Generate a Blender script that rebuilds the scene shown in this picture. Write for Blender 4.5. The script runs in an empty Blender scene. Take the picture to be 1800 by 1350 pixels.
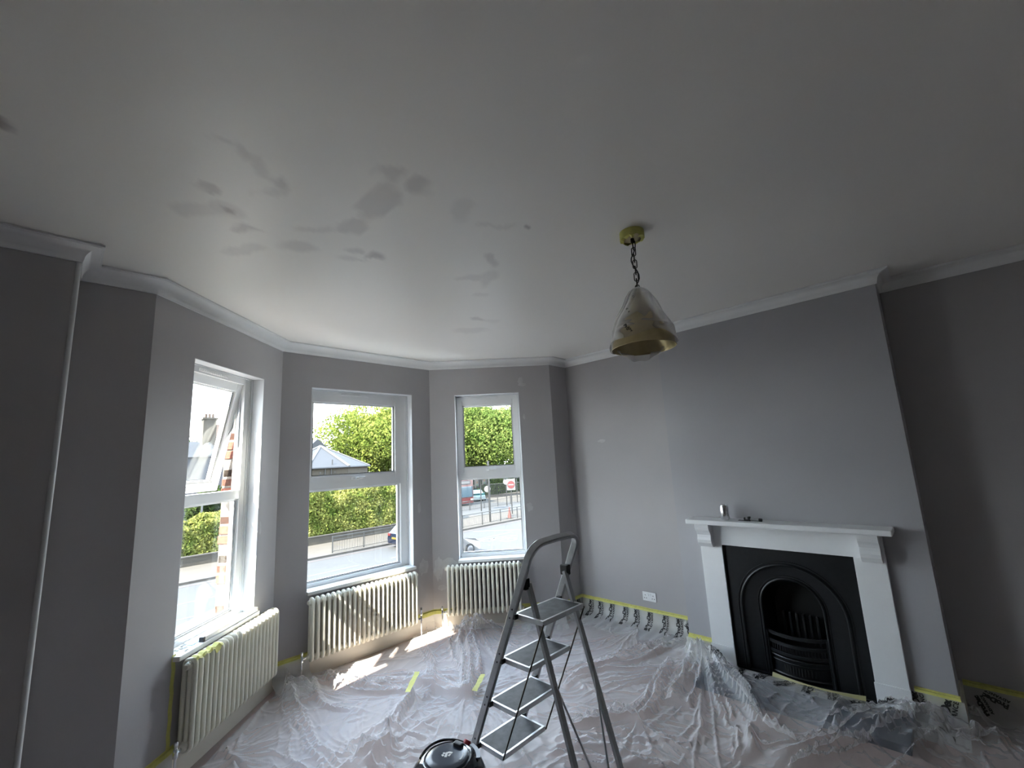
import bpy, bmesh, math, random
import numpy as np
from mathutils import Vector, Matrix
random.seed(7); rng = np.random.default_rng(7)
SC = bpy.context.scene; COL = SC.collection
PI = math.pi; S2 = math.sqrt(.5)

# ------------------------------------------------------------------ camera
def make_camera():
    f, p, r, y = 770.278, .1705, -.0522, -.7995
    cy, sy, cp, sp = math.cos(y), math.sin(y), math.cos(p), math.sin(p)
    F = Vector((-sy*cp, cy*cp, sp)); rt = Vector((cy, sy, 0)); up = rt.cross(F)
    A = math.cos(r)*rt + math.sin(r)*up; B = -math.sin(r)*rt + math.cos(r)*up
    cam = bpy.data.cameras.new('camera'); o = bpy.data.objects.new('camera', cam); COL.objects.link(o)
    cam.sensor_width = 36; cam.lens = f/1800*36; cam.clip_start = .02; cam.clip_end = 600
    M = Matrix((A, B, -F)).transposed().to_4x4(); M.translation = Vector((0, 0, 1.76)); o.matrix_world = M
    SC.camera = o
make_camera()

# ------------------------------------------------------------------ world, sun, exposure
SUN_E, SKY_E, EXPO = 4.2, 1.1, 3.8
SC.view_settings.view_transform = 'Standard'; SC.view_settings.look = 'None'
SC.view_settings.gamma = 1; SC.view_settings.use_curve_mapping = False
SC.view_settings.exposure = EXPO
W = bpy.data.worlds.new('sky'); SC.world = W; W.use_nodes = True
def world():
    n = W.node_tree.nodes; l = W.node_tree.links; n.clear()
    out = n.new('ShaderNodeOutputWorld'); bg = n.new('ShaderNodeBackground')
    tc = n.new('ShaderNodeTexCoord'); sx = n.new('ShaderNodeSeparateXYZ'); cr = n.new('ShaderNodeValToRGB')
    l.new(tc.outputs['Generated'], sx.inputs[0]); l.new(sx.outputs['Z'], cr.inputs[0])
    e = cr.color_ramp.elements; e[0].position = 0; e[0].color = (.90, .96, 1, 1); e[1].position = .9; e[1].color = (.30, .50, .85, 1)
    e2 = e.new(.2); e2.color = (.76, .88, 1, 1)
    mp = n.new('ShaderNodeMapping'); mp.inputs['Scale'].default_value = (1.2, 1.2, 4)
    nz = n.new('ShaderNodeTexNoise'); nz.inputs['Scale'].default_value = 3; nz.inputs['Detail'].default_value = 5
    l.new(tc.outputs['Generated'], mp.inputs[0]); l.new(mp.outputs[0], nz.inputs['Vector'])
    c2 = n.new('ShaderNodeValToRGB'); c2.color_ramp.elements[0].position = .45; c2.color_ramp.elements[1].position = .72
    l.new(nz.outputs['Fac'], c2.inputs[0])
    mx = n.new('ShaderNodeMixRGB'); l.new(c2.outputs[0], mx.inputs[0]); l.new(cr.outputs[0], mx.inputs[1]); mx.inputs[2].default_value = (.95, .98, 1, 1)
    l.new(mx.outputs[0], bg.inputs[0]); bg.inputs[1].default_value = SKY_E; l.new(bg.outputs[0], out.inputs[0])
world()
SUN_DIR = Vector((1.0, .11, -.93)).normalized()
sl = bpy.data.lights.new('sun', 'SUN'); sl.energy = SUN_E; sl.angle = .009; sl.color = (1, .93, .80)
so = bpy.data.objects.new('sun', sl); COL.objects.link(so); so.rotation_euler = (-SUN_DIR).to_track_quat('Z', 'Y').to_euler()

# ------------------------------------------------------------------ materials
def mat(name, col, rough=.5, metal=0, noise=None, bump=None, spec=.5, coat=0):
    """noise=(scale, amount) colour grain; bump=(scale, strength)"""
    m = bpy.data.materials.new(name); m.use_nodes = True; nt = m.node_tree; b = nt.nodes['Principled BSDF']
    b.inputs['Base Color'].default_value = (*col, 1); b.inputs['Roughness'].default_value = rough
    b.inputs['Metallic'].default_value = metal; b.inputs['Specular IOR Level'].default_value = spec
    if coat: b.inputs['Coat Weight'].default_value = coat
    tc = nt.nodes.new('ShaderNodeTexCoord')
    if noise:
        nz = nt.nodes.new('ShaderNodeTexNoise'); nz.inputs['Scale'].default_value = noise[0]; nz.inputs['Detail'].default_value = 4
        nt.links.new(tc.outputs['Object'], nz.inputs['Vector'])
        cr = nt.nodes.new('ShaderNodeValToRGB'); a = noise[1]
        cr.color_ramp.elements[0].position = .3; cr.color_ramp.elements[1].position = .7
        cr.color_ramp.elements[0].color = (*[c*(1-a) for c in col], 1); cr.color_ramp.elements[1].color = (*[min(1, c*(1+a)) for c in col], 1)
        nt.links.new(nz.outputs['Fac'], cr.inputs[0]); nt.links.new(cr.outputs[0], b.inputs['Base Color'])
    if bump:
        nb = nt.nodes.new('ShaderNodeTexNoise'); nb.inputs['Scale'].default_value = bump[0]; nb.inputs['Detail'].default_value = 3
        nt.links.new(tc.outputs['Object'], nb.inputs['Vector'])
        bp = nt.nodes.new('ShaderNodeBump'); bp.inputs['Strength'].default_value = bump[1]; bp.inputs['Distance'].default_value = bump[2] if len(bump) > 2 else .01
        nt.links.new(nb.outputs['Fac'], bp.inputs['Height']); nt.links.new(bp.outputs[0], b.inputs['Normal'])
    return m
M = {}
M['wall'] = mat('grey_wall_paint', (.41, .395, .395), .55, noise=(1.3, .05), bump=(2.0, .15, .02))
M['breast'] = mat('grey_breast_paint', (.40, .395, .41), .55, noise=(1.1, .05), bump=(2.0, .12, .02))
M['cornice'] = mat('white_cornice', (.80, .80, .79), .6, noise=(6, .03))
M['white'] = mat('white_gloss_trim', (.82, .82, .80), .28, noise=(9, .02))
M['upvc'] = mat('white_upvc', (.84, .84, .83), .25)
M['reveal'] = mat('white_reveal', (.66, .67, .68), .5, noise=(8, .03))
M['bead'] = mat('highlight_tinted_bead', (.62, .62, .62), .4)  # lighter than the wall: the lit strip at the wall step is put into this colour
M['skirt'] = mat('cream_skirting', (.62, .58, .50), .4)
M['rubber'] = mat('black_seal', (.03, .03, .03), .6)
M['rad'] = mat('ivory_radiator', (.82, .79, .67), .32, noise=(12, .03))
M['chrome'] = mat('chrome', (.75, .76, .78), .15, 1)
M['steel'] = mat('grey_steel', (.42, .43, .44), .32, .85, noise=(30, .08))
M['steel_l'] = mat('light_steel', (.62, .63, .65), .35, .6, noise=(30, .08))
M['blackp'] = mat('black_plastic', (.012, .012, .014), .4)
M['brass'] = mat('brushed_brass', (.42, .35, .20), .32, .9, noise=(25, .08))
M['bronze'] = mat('dark_bronze', (.05, .04, .03), .4, .7)
M['iron'] = mat('black_cast_iron', (.006, .007, .009), .38, .2, bump=(60, .3, .002), noise=(30, .3))
M['soot'] = mat('sooty_fireback', (.006, .006, .006), .8)
M['surround'] = mat('white_painted_wood', (.80, .81, .82), .42, noise=(7, .02))
M['tape'] = mat('yellow_masking_tape', (.62, .60, .17), .6, noise=(30, .1))
M['paletape'] = mat('pale_tape', (.45, .42, .22), .6)
M['ink'] = mat('black_print', (.012, .012, .014), .6)
M['floor'] = mat('pinkish_beige_floor', (.36, .285, .265), .8, noise=(5, .08))
M['slate'] = mat('dark_slate_hearth', (.07, .085, .11), .5, noise=(8, .2))
M['socketw'] = mat('white_socket_plastic', (.8, .8, .8), .3)
M['alu'] = mat('aluminium_can', (.75, .75, .77), .22, 1, noise=(14, .25))
M['vac'] = mat('glossy_black_vacuum', (.010, .011, .016), .12, coat=.5)
M['vacgrey'] = mat('dark_blue_grey_plastic', (.035, .045, .065), .22)
M['red'] = mat('red_plastic', (.4, .03, .04), .35)
M['whitemark'] = mat('white_mark', (.7, .7, .7), .5)
M['bluefilm'] = mat('blue_protective_film', (.10, .38, .72), .3)
M['foil'] = mat('plaster_crumbs', (.55, .54, .5), .8)
M['brick'] = mat('orange_red_brick', (.13, .038, .02), .85, noise=(30, .3), bump=(60, .5, .003))
M['mortar'] = mat('mortar', (.13, .11, .09), .9, noise=(40, .2))
M['render'] = mat('outer_brickwork', (.30, .13, .08), .9, noise=(20, .3))
# outdoors
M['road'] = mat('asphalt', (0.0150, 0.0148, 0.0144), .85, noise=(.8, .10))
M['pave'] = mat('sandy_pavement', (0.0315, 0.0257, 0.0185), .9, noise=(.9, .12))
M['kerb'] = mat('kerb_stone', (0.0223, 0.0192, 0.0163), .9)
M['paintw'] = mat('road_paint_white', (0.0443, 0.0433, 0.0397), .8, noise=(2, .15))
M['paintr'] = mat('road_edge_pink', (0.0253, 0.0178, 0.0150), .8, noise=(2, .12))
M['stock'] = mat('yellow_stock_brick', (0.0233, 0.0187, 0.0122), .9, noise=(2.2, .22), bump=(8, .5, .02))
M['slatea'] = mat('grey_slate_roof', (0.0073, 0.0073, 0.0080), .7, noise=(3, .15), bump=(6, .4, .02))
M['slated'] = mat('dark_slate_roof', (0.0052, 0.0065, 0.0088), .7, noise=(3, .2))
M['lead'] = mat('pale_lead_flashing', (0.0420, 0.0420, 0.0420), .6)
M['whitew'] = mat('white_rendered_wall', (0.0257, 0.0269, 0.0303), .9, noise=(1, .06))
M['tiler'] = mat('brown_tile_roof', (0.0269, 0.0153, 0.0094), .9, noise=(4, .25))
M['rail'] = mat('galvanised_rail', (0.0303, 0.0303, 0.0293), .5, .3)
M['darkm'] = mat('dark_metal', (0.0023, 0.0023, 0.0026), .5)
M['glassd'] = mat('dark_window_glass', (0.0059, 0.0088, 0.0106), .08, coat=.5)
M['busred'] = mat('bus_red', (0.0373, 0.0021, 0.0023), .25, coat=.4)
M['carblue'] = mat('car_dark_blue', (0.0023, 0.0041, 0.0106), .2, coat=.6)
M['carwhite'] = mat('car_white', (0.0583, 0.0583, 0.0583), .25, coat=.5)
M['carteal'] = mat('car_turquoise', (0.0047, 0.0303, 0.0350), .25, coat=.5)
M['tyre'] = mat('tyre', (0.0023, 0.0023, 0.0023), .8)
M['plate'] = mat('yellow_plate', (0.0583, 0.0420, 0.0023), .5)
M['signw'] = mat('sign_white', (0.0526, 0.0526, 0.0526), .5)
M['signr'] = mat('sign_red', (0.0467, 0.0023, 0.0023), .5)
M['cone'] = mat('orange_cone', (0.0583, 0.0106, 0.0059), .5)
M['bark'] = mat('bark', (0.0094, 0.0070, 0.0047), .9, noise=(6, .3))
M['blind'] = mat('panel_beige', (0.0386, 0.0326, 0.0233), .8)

def leaf_mat(name, c1, c2, scale):
    m = bpy.data.materials.new(name); m.use_nodes = True; nt = m.node_tree; n = nt.nodes; l = nt.links; n.clear()
    o = n.new('ShaderNodeOutputMaterial'); d = n.new('ShaderNodeBsdfDiffuse'); t = n.new('ShaderNodeBsdfTranslucent'); mx = n.new('ShaderNodeMixShader')
    tc = n.new('ShaderNodeTexCoord'); nz = n.new('ShaderNodeTexNoise'); nz.inputs['Scale'].default_value = scale; nz.inputs['Detail'].default_value = 5
    cr = n.new('ShaderNodeValToRGB'); cr.color_ramp.elements[0].position = .35; cr.color_ramp.elements[1].position = .65
    cr.color_ramp.elements[0].color = (*c1, 1); cr.color_ramp.elements[1].color = (*c2, 1)
    l.new(tc.outputs['Object'], nz.inputs['Vector']); l.new(nz.outputs['Fac'], cr.inputs[0]); l.new(cr.outputs[0], d.inputs[0]); l.new(cr.outputs[0], t.inputs[0])
    mx.inputs[0].default_value = .35; l.new(d.outputs[0], mx.inputs[1]); l.new(t.outputs[0], mx.inputs[2]); l.new(mx.outputs[0], o.inputs[0]); return m
M['leafA'] = leaf_mat('leaves_yellow_green', (.06, .085, .016), (.15, .17, .04), .5)
M['leafB'] = leaf_mat('leaves_mid_green', (.045, .076, .017), (.115, .14, .04), .5)
M['leafH'] = leaf_mat('hedge_leaves', (.055, .08, .016), (.19, .19, .055), .9)
M['leafD'] = leaf_mat('dark_leaves', (.015, .027, .009), (.035, .05, .016), .6)

def glass_mat():
    m = bpy.data.materials.new('window_glass'); m.use_nodes = True; nt = m.node_tree; n = nt.nodes; l = nt.links; n.clear()
    o = n.new('ShaderNodeOutputMaterial'); t = n.new('ShaderNodeBsdfTransparent'); t.inputs[0].default_value = (.97, .985, .98, 1)
    g = n.new('ShaderNodeBsdfGlossy'); g.inputs['Roughness'].default_value = .02; lw = n.new('ShaderNodeLayerWeight'); lw.inputs[0].default_value = .5; pw = n.new('ShaderNodeMath'); pw.operation = 'POWER'; pw.inputs[1].default_value = 5; l.new(lw.outputs['Facing'], pw.inputs[0])
    fr = n.new('ShaderNodeMapRange'); fr.inputs[3].default_value = .035; fr.inputs[4].default_value = .9; l.new(pw.outputs[0], fr.inputs[0])
    mx = n.new('ShaderNodeMixShader'); l.new(fr.outputs[0], mx.inputs[0]); l.new(t.outputs[0], mx.inputs[1]); l.new(g.outputs[0], mx.inputs[2]); l.new(mx.outputs[0], o.inputs[0]); return m
M['glass'] = glass_mat()
def film_mat(name, base, edge, attr=None, tint=(.93, .92, .93)):
    m = bpy.data.materials.new(name); m.use_nodes = True; nt = m.node_tree; n = nt.nodes; l = nt.links; n.clear()
    o = n.new('ShaderNodeOutputMaterial'); t = n.new('ShaderNodeBsdfTransparent')
    p = n.new('ShaderNodeBsdfPrincipled'); p.inputs['Base Color'].default_value = (*tint, 1); p.inputs['Roughness'].default_value = .28
    lw = n.new('ShaderNodeLayerWeight'); lw.inputs[0].default_value = .35
    mr = n.new('ShaderNodeMapRange'); mr.inputs[3].default_value = base; mr.inputs[4].default_value = edge
    l.new(lw.outputs['Facing'], mr.inputs[0]); fac = mr.outputs[0]
    if attr:
        a = n.new('ShaderNodeAttribute'); a.attribute_name = attr
        ad = n.new('ShaderNodeMath'); ad.operation = 'ADD'; ad.use_clamp = True; l.new(fac, ad.inputs[0]); l.new(a.outputs['Fac'], ad.inputs[1]); fac = ad.outputs[0]
    nb = n.new('ShaderNodeTexNoise'); nb.inputs['Scale'].default_value = 38; nb.inputs['Detail'].default_value = 4
    tc = n.new('ShaderNodeTexCoord'); l.new(tc.outputs['Object'], nb.inputs['Vector'])
    bp = n.new('ShaderNodeBump'); bp.inputs['Strength'].default_value = .35; bp.inputs['Distance'].default_value = .01; l.new(nb.outputs['Fac'], bp.inputs['Height']); l.new(bp.outputs[0], p.inputs['Normal'])
    mx = n.new('ShaderNodeMixShader'); l.new(fac, mx.inputs[0]); l.new(t.outputs[0], mx.inputs[1]); l.new(p.outputs[0], mx.inputs[2]); l.new(mx.outputs[0], o.inputs[0]); return m
M['film'] = film_mat('polythene_dust_sheet', .12, .55, 'density')
M['filmstrip'] = film_mat('masking_film_strip', .36, .70, None, (.74, .75, .76))
M['filmthin'] = film_mat('clear_film', .10, .45)
M['bag'] = film_mat('thin_polythene_bag', .14, .85, None, (.78, .78, .78))

def ceiling_mat():
    m = mat('white_ceiling_paint', (.82, .80, .76), .42, bump=(.9, .55, .05)); nt = m.node_tree; b = nt.nodes['Principled BSDF']
    b.inputs['Specular IOR Level'].default_value = .6
    a = nt.nodes.new('ShaderNodeAttribute'); a.attribute_name = 'stain'; mx = nt.nodes.new('ShaderNodeMixRGB')
    mx.inputs[1].default_value = (.83, .805, .76, 1); mx.inputs[2].default_value = (.42, .38, .37, 1)
    nt.links.new(a.outputs['Fac'], mx.inputs[0]); nt.links.new(mx.outputs[0], b.inputs['Base Color']); return m
M['ceil'] = ceiling_mat()

# ------------------------------------------------------------------ geometry helpers
class MB:
    def __init__(s): s.v = []; s.f = []; s.sm = []
    def add(s, vs, fs, smooth=False):
        o = len(s.v); s.v += [tuple(v) for v in vs]; s.f += [tuple(i+o for i in f) for f in fs]; s.sm += [smooth]*len(fs); return s
    def box(s, a, b, M4=None, bev=0):
        x0, y0, z0 = a; x1, y1, z1 = b
        if bev:
            bm = bmesh.new(); bmesh.ops.create_cube(bm, size=1)
            for v in bm.verts: v.co = Vector(((x0+x1)/2+v.co.x*(x1-x0), (y0+y1)/2+v.co.y*(y1-y0), (z0+z1)/2+v.co.z*(z1-z0)))
            bmesh.ops.bevel(bm, geom=list(bm.edges), offset=bev, segments=2, affect='EDGES', profile=.6)
            vs = [v.co.copy() for v in bm.verts]; fs = [[v.index for v in f.verts] for f in bm.faces]; bm.free()
        else:
            vs = [Vector(p) for p in ((x0,y0,z0),(x1,y0,z0),(x1,y1,z0),(x0,y1,z0),(x0,y0,z1),(x1,y0,z1),(x1,y1,z1),(x0,y1,z1))]
            fs = [(0,3,2,1),(4,5,6,7),(0,1,5,4),(1,2,6,5),(2,3,7,6),(3,0,4,7)]
        if M4 is not None: vs = [M4 @ v for v in vs]
        return s.add(vs, fs)
    def sweep(s, pts, sec, ref=(0,0,1), closed=False, caps=True, smooth=True, radii=None):
        """sweep section sec [(a,b)] : a along side, b along ref-ish normal"""
        pts = [Vector(p) for p in pts]; n = len(pts); vs = []; m = len(sec); ref = Vector(ref)
        for i, p in enumerate(pts):
            if closed: t = pts[(i+1) % n]-pts[i-1]
            else: t = pts[min(i+1, n-1)]-pts[max(i-1, 0)]
            t.normalize(); side = t.cross(ref)
            if side.length < 1e-4: side = t.cross(Vector((1, 0, 0)))
            side.normalize(); nn = side.cross(t); k = radii[i] if radii else 1
            vs += [p+side*a*k+nn*b*k for a, b in sec]
        fs = []
        for i in range(n if closed else n-1):
            j = (i+1) % n
            for k in range(m): fs.append((i*m+k, i*m+(k+1) % m, j*m+(k+1) % m, j*m+k))
        if caps and not closed: fs.append(tuple(range(m))[::-1]); fs.append(tuple((n-1)*m+k for k in range(m)))
        return s.add(vs, fs, smooth)
    def tube(s, pts, r, seg=8, closed=False, ref=(0.13,.31,.94), radii=None):
        return s.sweep(pts, [(r*math.cos(2*PI*k/seg), r*math.sin(2*PI*k/seg)) for k in range(seg)], ref, closed, True, True, radii)
    def lathe(s, prof, c=(0,0,0), seg=32, M4=None, smooth=True):
        n = len(prof); vs = []
        for i in range(seg):
            a = 2*PI*i/seg
            for r, z in prof:
                v = Vector((r*math.cos(a), r*math.sin(a), z)); v = (M4 @ v) if M4 is not None else v+Vector(c); vs.append(v)
        fs = [(i*n+k, ((i+1) % seg)*n+k, ((i+1) % seg)*n+k+1, i*n+k+1) for i in range(seg) for k in range(n-1)]
        return s.add(vs, fs, smooth)
    def prism(s, poly, z0, z1, M4=None):
        n = len(poly); vs = [Vector((x, y, z0)) for x, y in poly]+[Vector((x, y, z1)) for x, y in poly]
        if M4 is not None: vs = [M4 @ v for v in vs]
        fs = [tuple(range(n))[::-1], tuple(range(n, 2*n))]+[(i, (i+1) % n, (i+1) % n+n, i+n) for i in range(n)]
        return s.add(vs, fs)
    def build(s, name, m, parent=None):
        me = bpy.data.meshes.new(name); me.from_pydata(s.v, [], s.f)
        me.polygons.foreach_set('use_smooth', s.sm); 
        if any(s.sm):
            try: me.set_sharp_from_angle(angle=math.radians(42))
            except Exception: pass
        me.materials.append(m if not isinstance(m, str) else M[m]); me.update()
        return link(name, me, parent)
def link(name, data, parent=None):
    o = bpy.data.objects.new(name, data); COL.objects.link(o)
    if parent: o.parent = parent
    return o
def tag(o, label=None, cat=None, group=None, kind=None):
    if label: o['label'] = label
    if cat: o['category'] = cat
    if group: o['group'] = group
    if kind: o['kind'] = kind
    return o
def empty(name, loc=(0,0,0), rz=0, **k):
    o = bpy.data.objects.new(name, None); COL.objects.link(o); o.location = loc; o.rotation_euler = (0, 0, rz); o.empty_display_size = .1
    tag(o, **k); return o
def npmesh(name, V, F, m, parent=None, smooth=False):
    V = np.asarray(V, np.float32); F = np.asarray(F, np.int32); k = F.shape[1]
    me = bpy.data.meshes.new(name); me.vertices.add(len(V)); me.vertices.foreach_set('co', V.ravel())
    me.loops.add(F.size); me.loops.foreach_set('vertex_index', F.ravel())
    me.polygons.add(len(F)); me.polygons.foreach_set('loop_start', np.arange(0, F.size, k, dtype=np.int32)); me.polygons.foreach_set('loop_total', np.full(len(F), k, np.int32))
    me.update(calc_edges=True)
    if smooth: me.polygons.foreach_set('use_smooth', np.ones(len(F), bool))
    me.materials.append(M[m]); return link(name, me, parent)
def fattr(o, name, vals):
    a = o.data.attributes.new(name, 'FLOAT', 'POINT'); a.data.foreach_set('value', np.asarray(vals, np.float32))
def vnoise(x, y, seed, n=64):
    r = np.random.default_rng(seed).random((n, n)); xi = np.floor(x).astype(int); yi = np.floor(y).astype(int)
    fx = x-xi; fy = y-yi; fx = fx*fx*(3-2*fx); fy = fy*fy*(3-2*fy); xi %= n; yi %= n; x1 = (xi+1) % n; y1 = (yi+1) % n
    return (r[xi, yi]*(1-fx)+r[x1, yi]*fx)*(1-fy)+(r[xi, y1]*(1-fx)+r[x1, y1]*fx)*fy
def basis(p, ux, uy, uz=(0,0,1)):
    m = Matrix((Vector(ux), Vector(uy), Vector(uz))).transposed().to_4x4(); m.translation = Vector(p); return m
def text(name, s, size, Mx, mtl, parent=None, spacing=1.0, bold=0, ext=.0004, align='CENTER'):
    c = bpy.data.curves.new(name, 'FONT'); c.body = s; c.size = size; c.space_character = spacing; c.offset = bold; c.extrude = ext
    c.align_x = align; c.align_y = 'CENTER'; c.resolution_u = 3
    t = bpy.data.objects.new(name, c); COL.objects.link(t); dg = bpy.context.evaluated_depsgraph_get(); dg.update()
    me = bpy.data.meshes.new_from_object(t.evaluated_get(dg)); bpy.data.objects.remove(t); bpy.data.curves.remove(c)
    me.transform(Mx); me.materials.clear(); me.materials.append(M[mtl]); return link(name, me, parent)

# ------------------------------------------------------------------ room shell
FZ, CZ, ZC = 0.0, 2.94, 2.859
P3 = Vector((.317, 3.265)); P4 = Vector((1.354, 4.251)); P5 = Vector((2.971, 4.251)); P6 = Vector((4.008, 3.265))
XR, XB, XA = 4.319, 3.953, 4.24
Y8, Y9 = 1.856, .199
LX, LY, BY, WX0 = -.023, 2.981, -2.7, -1.9
# inner outline, walked from the left side wall round to the back (room on the right-hand side)
OUT = [('wall_left_side', (WX0, BY)), ('wall_left', (WX0, LY)), ('wall_left_return', (LX, LY)), ('wall_front_left', (LX, 3.265)),
       ('wall_bay_left', tuple(P3)), ('wall_bay_front', tuple(P4)), ('wall_bay_right', tuple(P5)), ('wall_front_right', tuple(P6)),
       ('wall_right', (XR, 3.265)), ('wall_breast_far_side', (XR, Y8)), ('wall_breast', (XB, Y8)), ('wall_breast_near_side', (XB, Y9)),
       ('wall_right_alcove', (XA, Y9)), ('wall_back', (XA, BY))]
PTS = [Vector(p) for _, p in OUT]; NP = len(PTS)
def offs(k, d):
    """mitred offset of corner k, d > 0 outward (to the left of travel)"""
    a, b, c = PTS[k-1], PTS[k], PTS[(k+1) % NP]
    u = (b-a).normalized(); w = (c-b).normalized(); n1 = Vector((-u.y, u.x)); n2 = Vector((-w.y, w.x))
    nn = n1+n2; return b+nn*(d/(nn.dot(n1)))
WINS = {'wall_bay_left': (P3, P4, .347, 1.155), 'wall_bay_front': (P4, P5, .268, 1.376), 'wall_bay_right': (P5, P6, .29, 1.05)}
WZ0, WZ1, TH = .70, 2.542, .25
def wall(k):
    name = OUT[k][0]; a = PTS[k]; b = PTS[(k+1) % NP]; th = .02 if ('breast' in name) else (TH if 'bay' in name or 'front' in name or name in ('wall_left',) else .2)
    if name == 'wall_left_return': th = .05
    ao, bo = offs(k, th), offs((k+1) % NP, th)
    mb = MB(); L = (b-a).length; u = (b-a)/L; n = Vector((-u.y, u.x))
    def slab(q0, q1, q2, q3, z0, z1): mb.prism([tuple(q) for q in (q0, q1, q2, q3)], z0, z1)
    if name in WINS:
        t0, t1 = WINS[name][2:]; c0, c1 = a+u*t0, a+u*t1; o0, o1 = c0+n*th, c1+n*th
        slab(a, c0, o0, ao, FZ-.1, CZ+.06); slab(c1, b, bo, o1, FZ-.1, CZ+.06); slab(c0, c1, o1, o0, FZ-.1, WZ0-.03); slab(c0, c1, o1, o0, WZ1, CZ+.06)
    elif name == 'wall_breast':
        for y0, y1, z0, z1 in ((Y8, 1.474, -.02, CZ+.06), (.598, Y9, -.02, CZ+.06), (1.474, .598, .978, CZ+.06)):
            mb.box((XB, y1, z0), (XB+.02, y0, z1))
    else: slab(a, b, bo, ao, FZ-.1, CZ+.06)
    o = mb.build(name, M['breast'] if 'breast' in name else M['wall']); tag(o, kind='structure'); return o
for k in range(NP): wall(k)
# floor and ceiling
def poly_inside(x, y, poly):
    ins = np.zeros(x.shape, bool); n = len(poly)
    for i in range(n):
        x0, y0 = poly[i]; x1, y1 = poly[i-1]
        c = ((y0 > y) != (y1 > y)) & (x < (x1-x0)*(y-y0)/((y1-y0) if y1 != y0 else 1e-9)+x0); ins ^= c
    return ins
def poly_dist(x, y, segs):
    d = np.full(x.shape, 9.)
    for (x0, y0), (x1, y1) in segs:
        dx, dy = x1-x0, y1-y0; t = np.clip(((x-x0)*dx+(y-y0)*dy)/(dx*dx+dy*dy), 0, 1); d = np.minimum(d, np.hypot(x-x0-t*dx, y-y0-t*dy))
    return d
fl = MB().box((WX0-.2, BY-.2, -.06), (XR+.3, 4.55, 0)).build('floor', M['floor']); tag(fl, kind='structure')
def ceiling():
    nx, ny = 330, 360; X, Y = np.meshgrid(np.linspace(WX0-.3, XR+.35, nx), np.linspace(BY-.3, 4.7, ny), indexing='ij')
    V = np.stack([X.ravel(), Y.ravel(), np.full(X.size, CZ)], 1)
    I = np.arange(nx*ny).reshape(nx, ny); F = np.stack([I[:-1, :-1], I[:-1, 1:], I[1:, 1:], I[1:, :-1]], -1).reshape(-1, 4)
    pl = [tuple(offs(k, .12)) for k in range(NP)]; ins = poly_inside(V[:, 0], V[:, 1], pl); F = F[ins[F].any(1)]
    o = npmesh('ceiling', V, F, 'ceil'); x, y = V[:, 0], V[:, 1]; st = np.zeros(len(x))
    wx = x+.10*(vnoise(x*7, y*7, 3)-.5)+.05*(vnoise(x*18, y*18, 4)-.5); wy = y+.10*(vnoise(x*7+9, y*7, 5)-.5)+.05*(vnoise(x*18, y*18+7, 6)-.5)
    for cx, cy, rx, ry, ang, a in STAINS:
        c, s = math.cos(ang), math.sin(ang); dx, dy = wx-cx, wy-cy; u = (c*dx+s*dy)/rx; v = (-s*dx+c*dy)/ry
        st = np.maximum(st, a*np.clip((1.15-np.hypot(u, v))/.5, 0, 1))
    fattr(o, 'stain', st); tag(o, kind='structure')
    # slab over it keeps the sky out
    r = MB().prism([tuple(offs(k, .26)) for k in range(NP)], CZ+.06, CZ+.14).build('trim_9', M['render']); tag(r, kind='structure')
#STAINS_BEGIN
STAINS =  [(0.336, 2.016, 0.058, 0.038, 2.47, 0.55), (0.436, 2.172, 0.036, 0.024, -2.28, 1.0), (0.429, 2.175, 0.099, 0.079, -2.97, 0.35), (0.554, 2.288, 0.086, 0.05, 2.6, 0.6), (0.351, 2.241, 0.084, 0.067, 2.63, 0.25), (0.547, 1.816, 0.07, 0.04, 1.9, 0.45), (0.414, 1.72, 0.068, 0.031, -2.72, 0.3), (0.311, 1.719, 0.067, 0.023, 2.84, 0.25), (0.476, 1.778, 0.069, 0.024, 1.46, 0.3), (0.538, 1.906, 0.051, 0.033, 2.38, 0.25), (0.822, 1.488, 0.065, 0.037, 1.17, 0.35), (0.906, 1.683, 0.164, 0.053, 1.23, 0.4), (0.935, 1.928, 0.103, 0.05, 1.7, 0.4), (0.973, 1.476, 0.078, 0.071, 2.46, 0.45), (0.79, 2.07, 0.134, 0.044, 2.52, 0.25), (1.136, 2.146, 0.075, 0.05, 2.28, 0.7), (1.006, 2.147, 0.065, 0.045, 2.61, 0.35), (1.057, 2.293, 0.086, 0.042, 2.68, 0.25), (0.772, 2.318, 0.091, 0.062, 2.76, 0.3), (0.582, 2.506, 0.145, 0.044, 2.0, 0.3), (1.207, 1.476, 0.095, 0.067, -2.97, 0.2), (1.456, 1.469, 0.101, 0.042, 2.67, 0.2), (1.683, 1.793, 0.105, 0.049, 0.81, 0.4), (1.878, 1.993, 0.14, 0.063, 0.8, 0.25), (1.804, 2.052, 0.125, 0.041, 2.47, 0.25), (2.039, 2.222, 0.092, 0.05, 2.51, 0.2), (2.359, 2.662, 0.09, 0.053, 3.02, 0.4), (2.514, 2.929, 0.174, 0.079, 2.54, 0.2), (2.49, 2.608, 0.11, 0.052, 2.54, 0.15), (-0.212, 2.078, 0.037, 0.026, 2.28, 1.0), (1.6, 1.422, 0.013, 0.007, 0.72, 0.8), (1.617, 1.412, 0.013, 0.007, 0.71, 0.8)]
#STAINS_END
ceiling()
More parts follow.
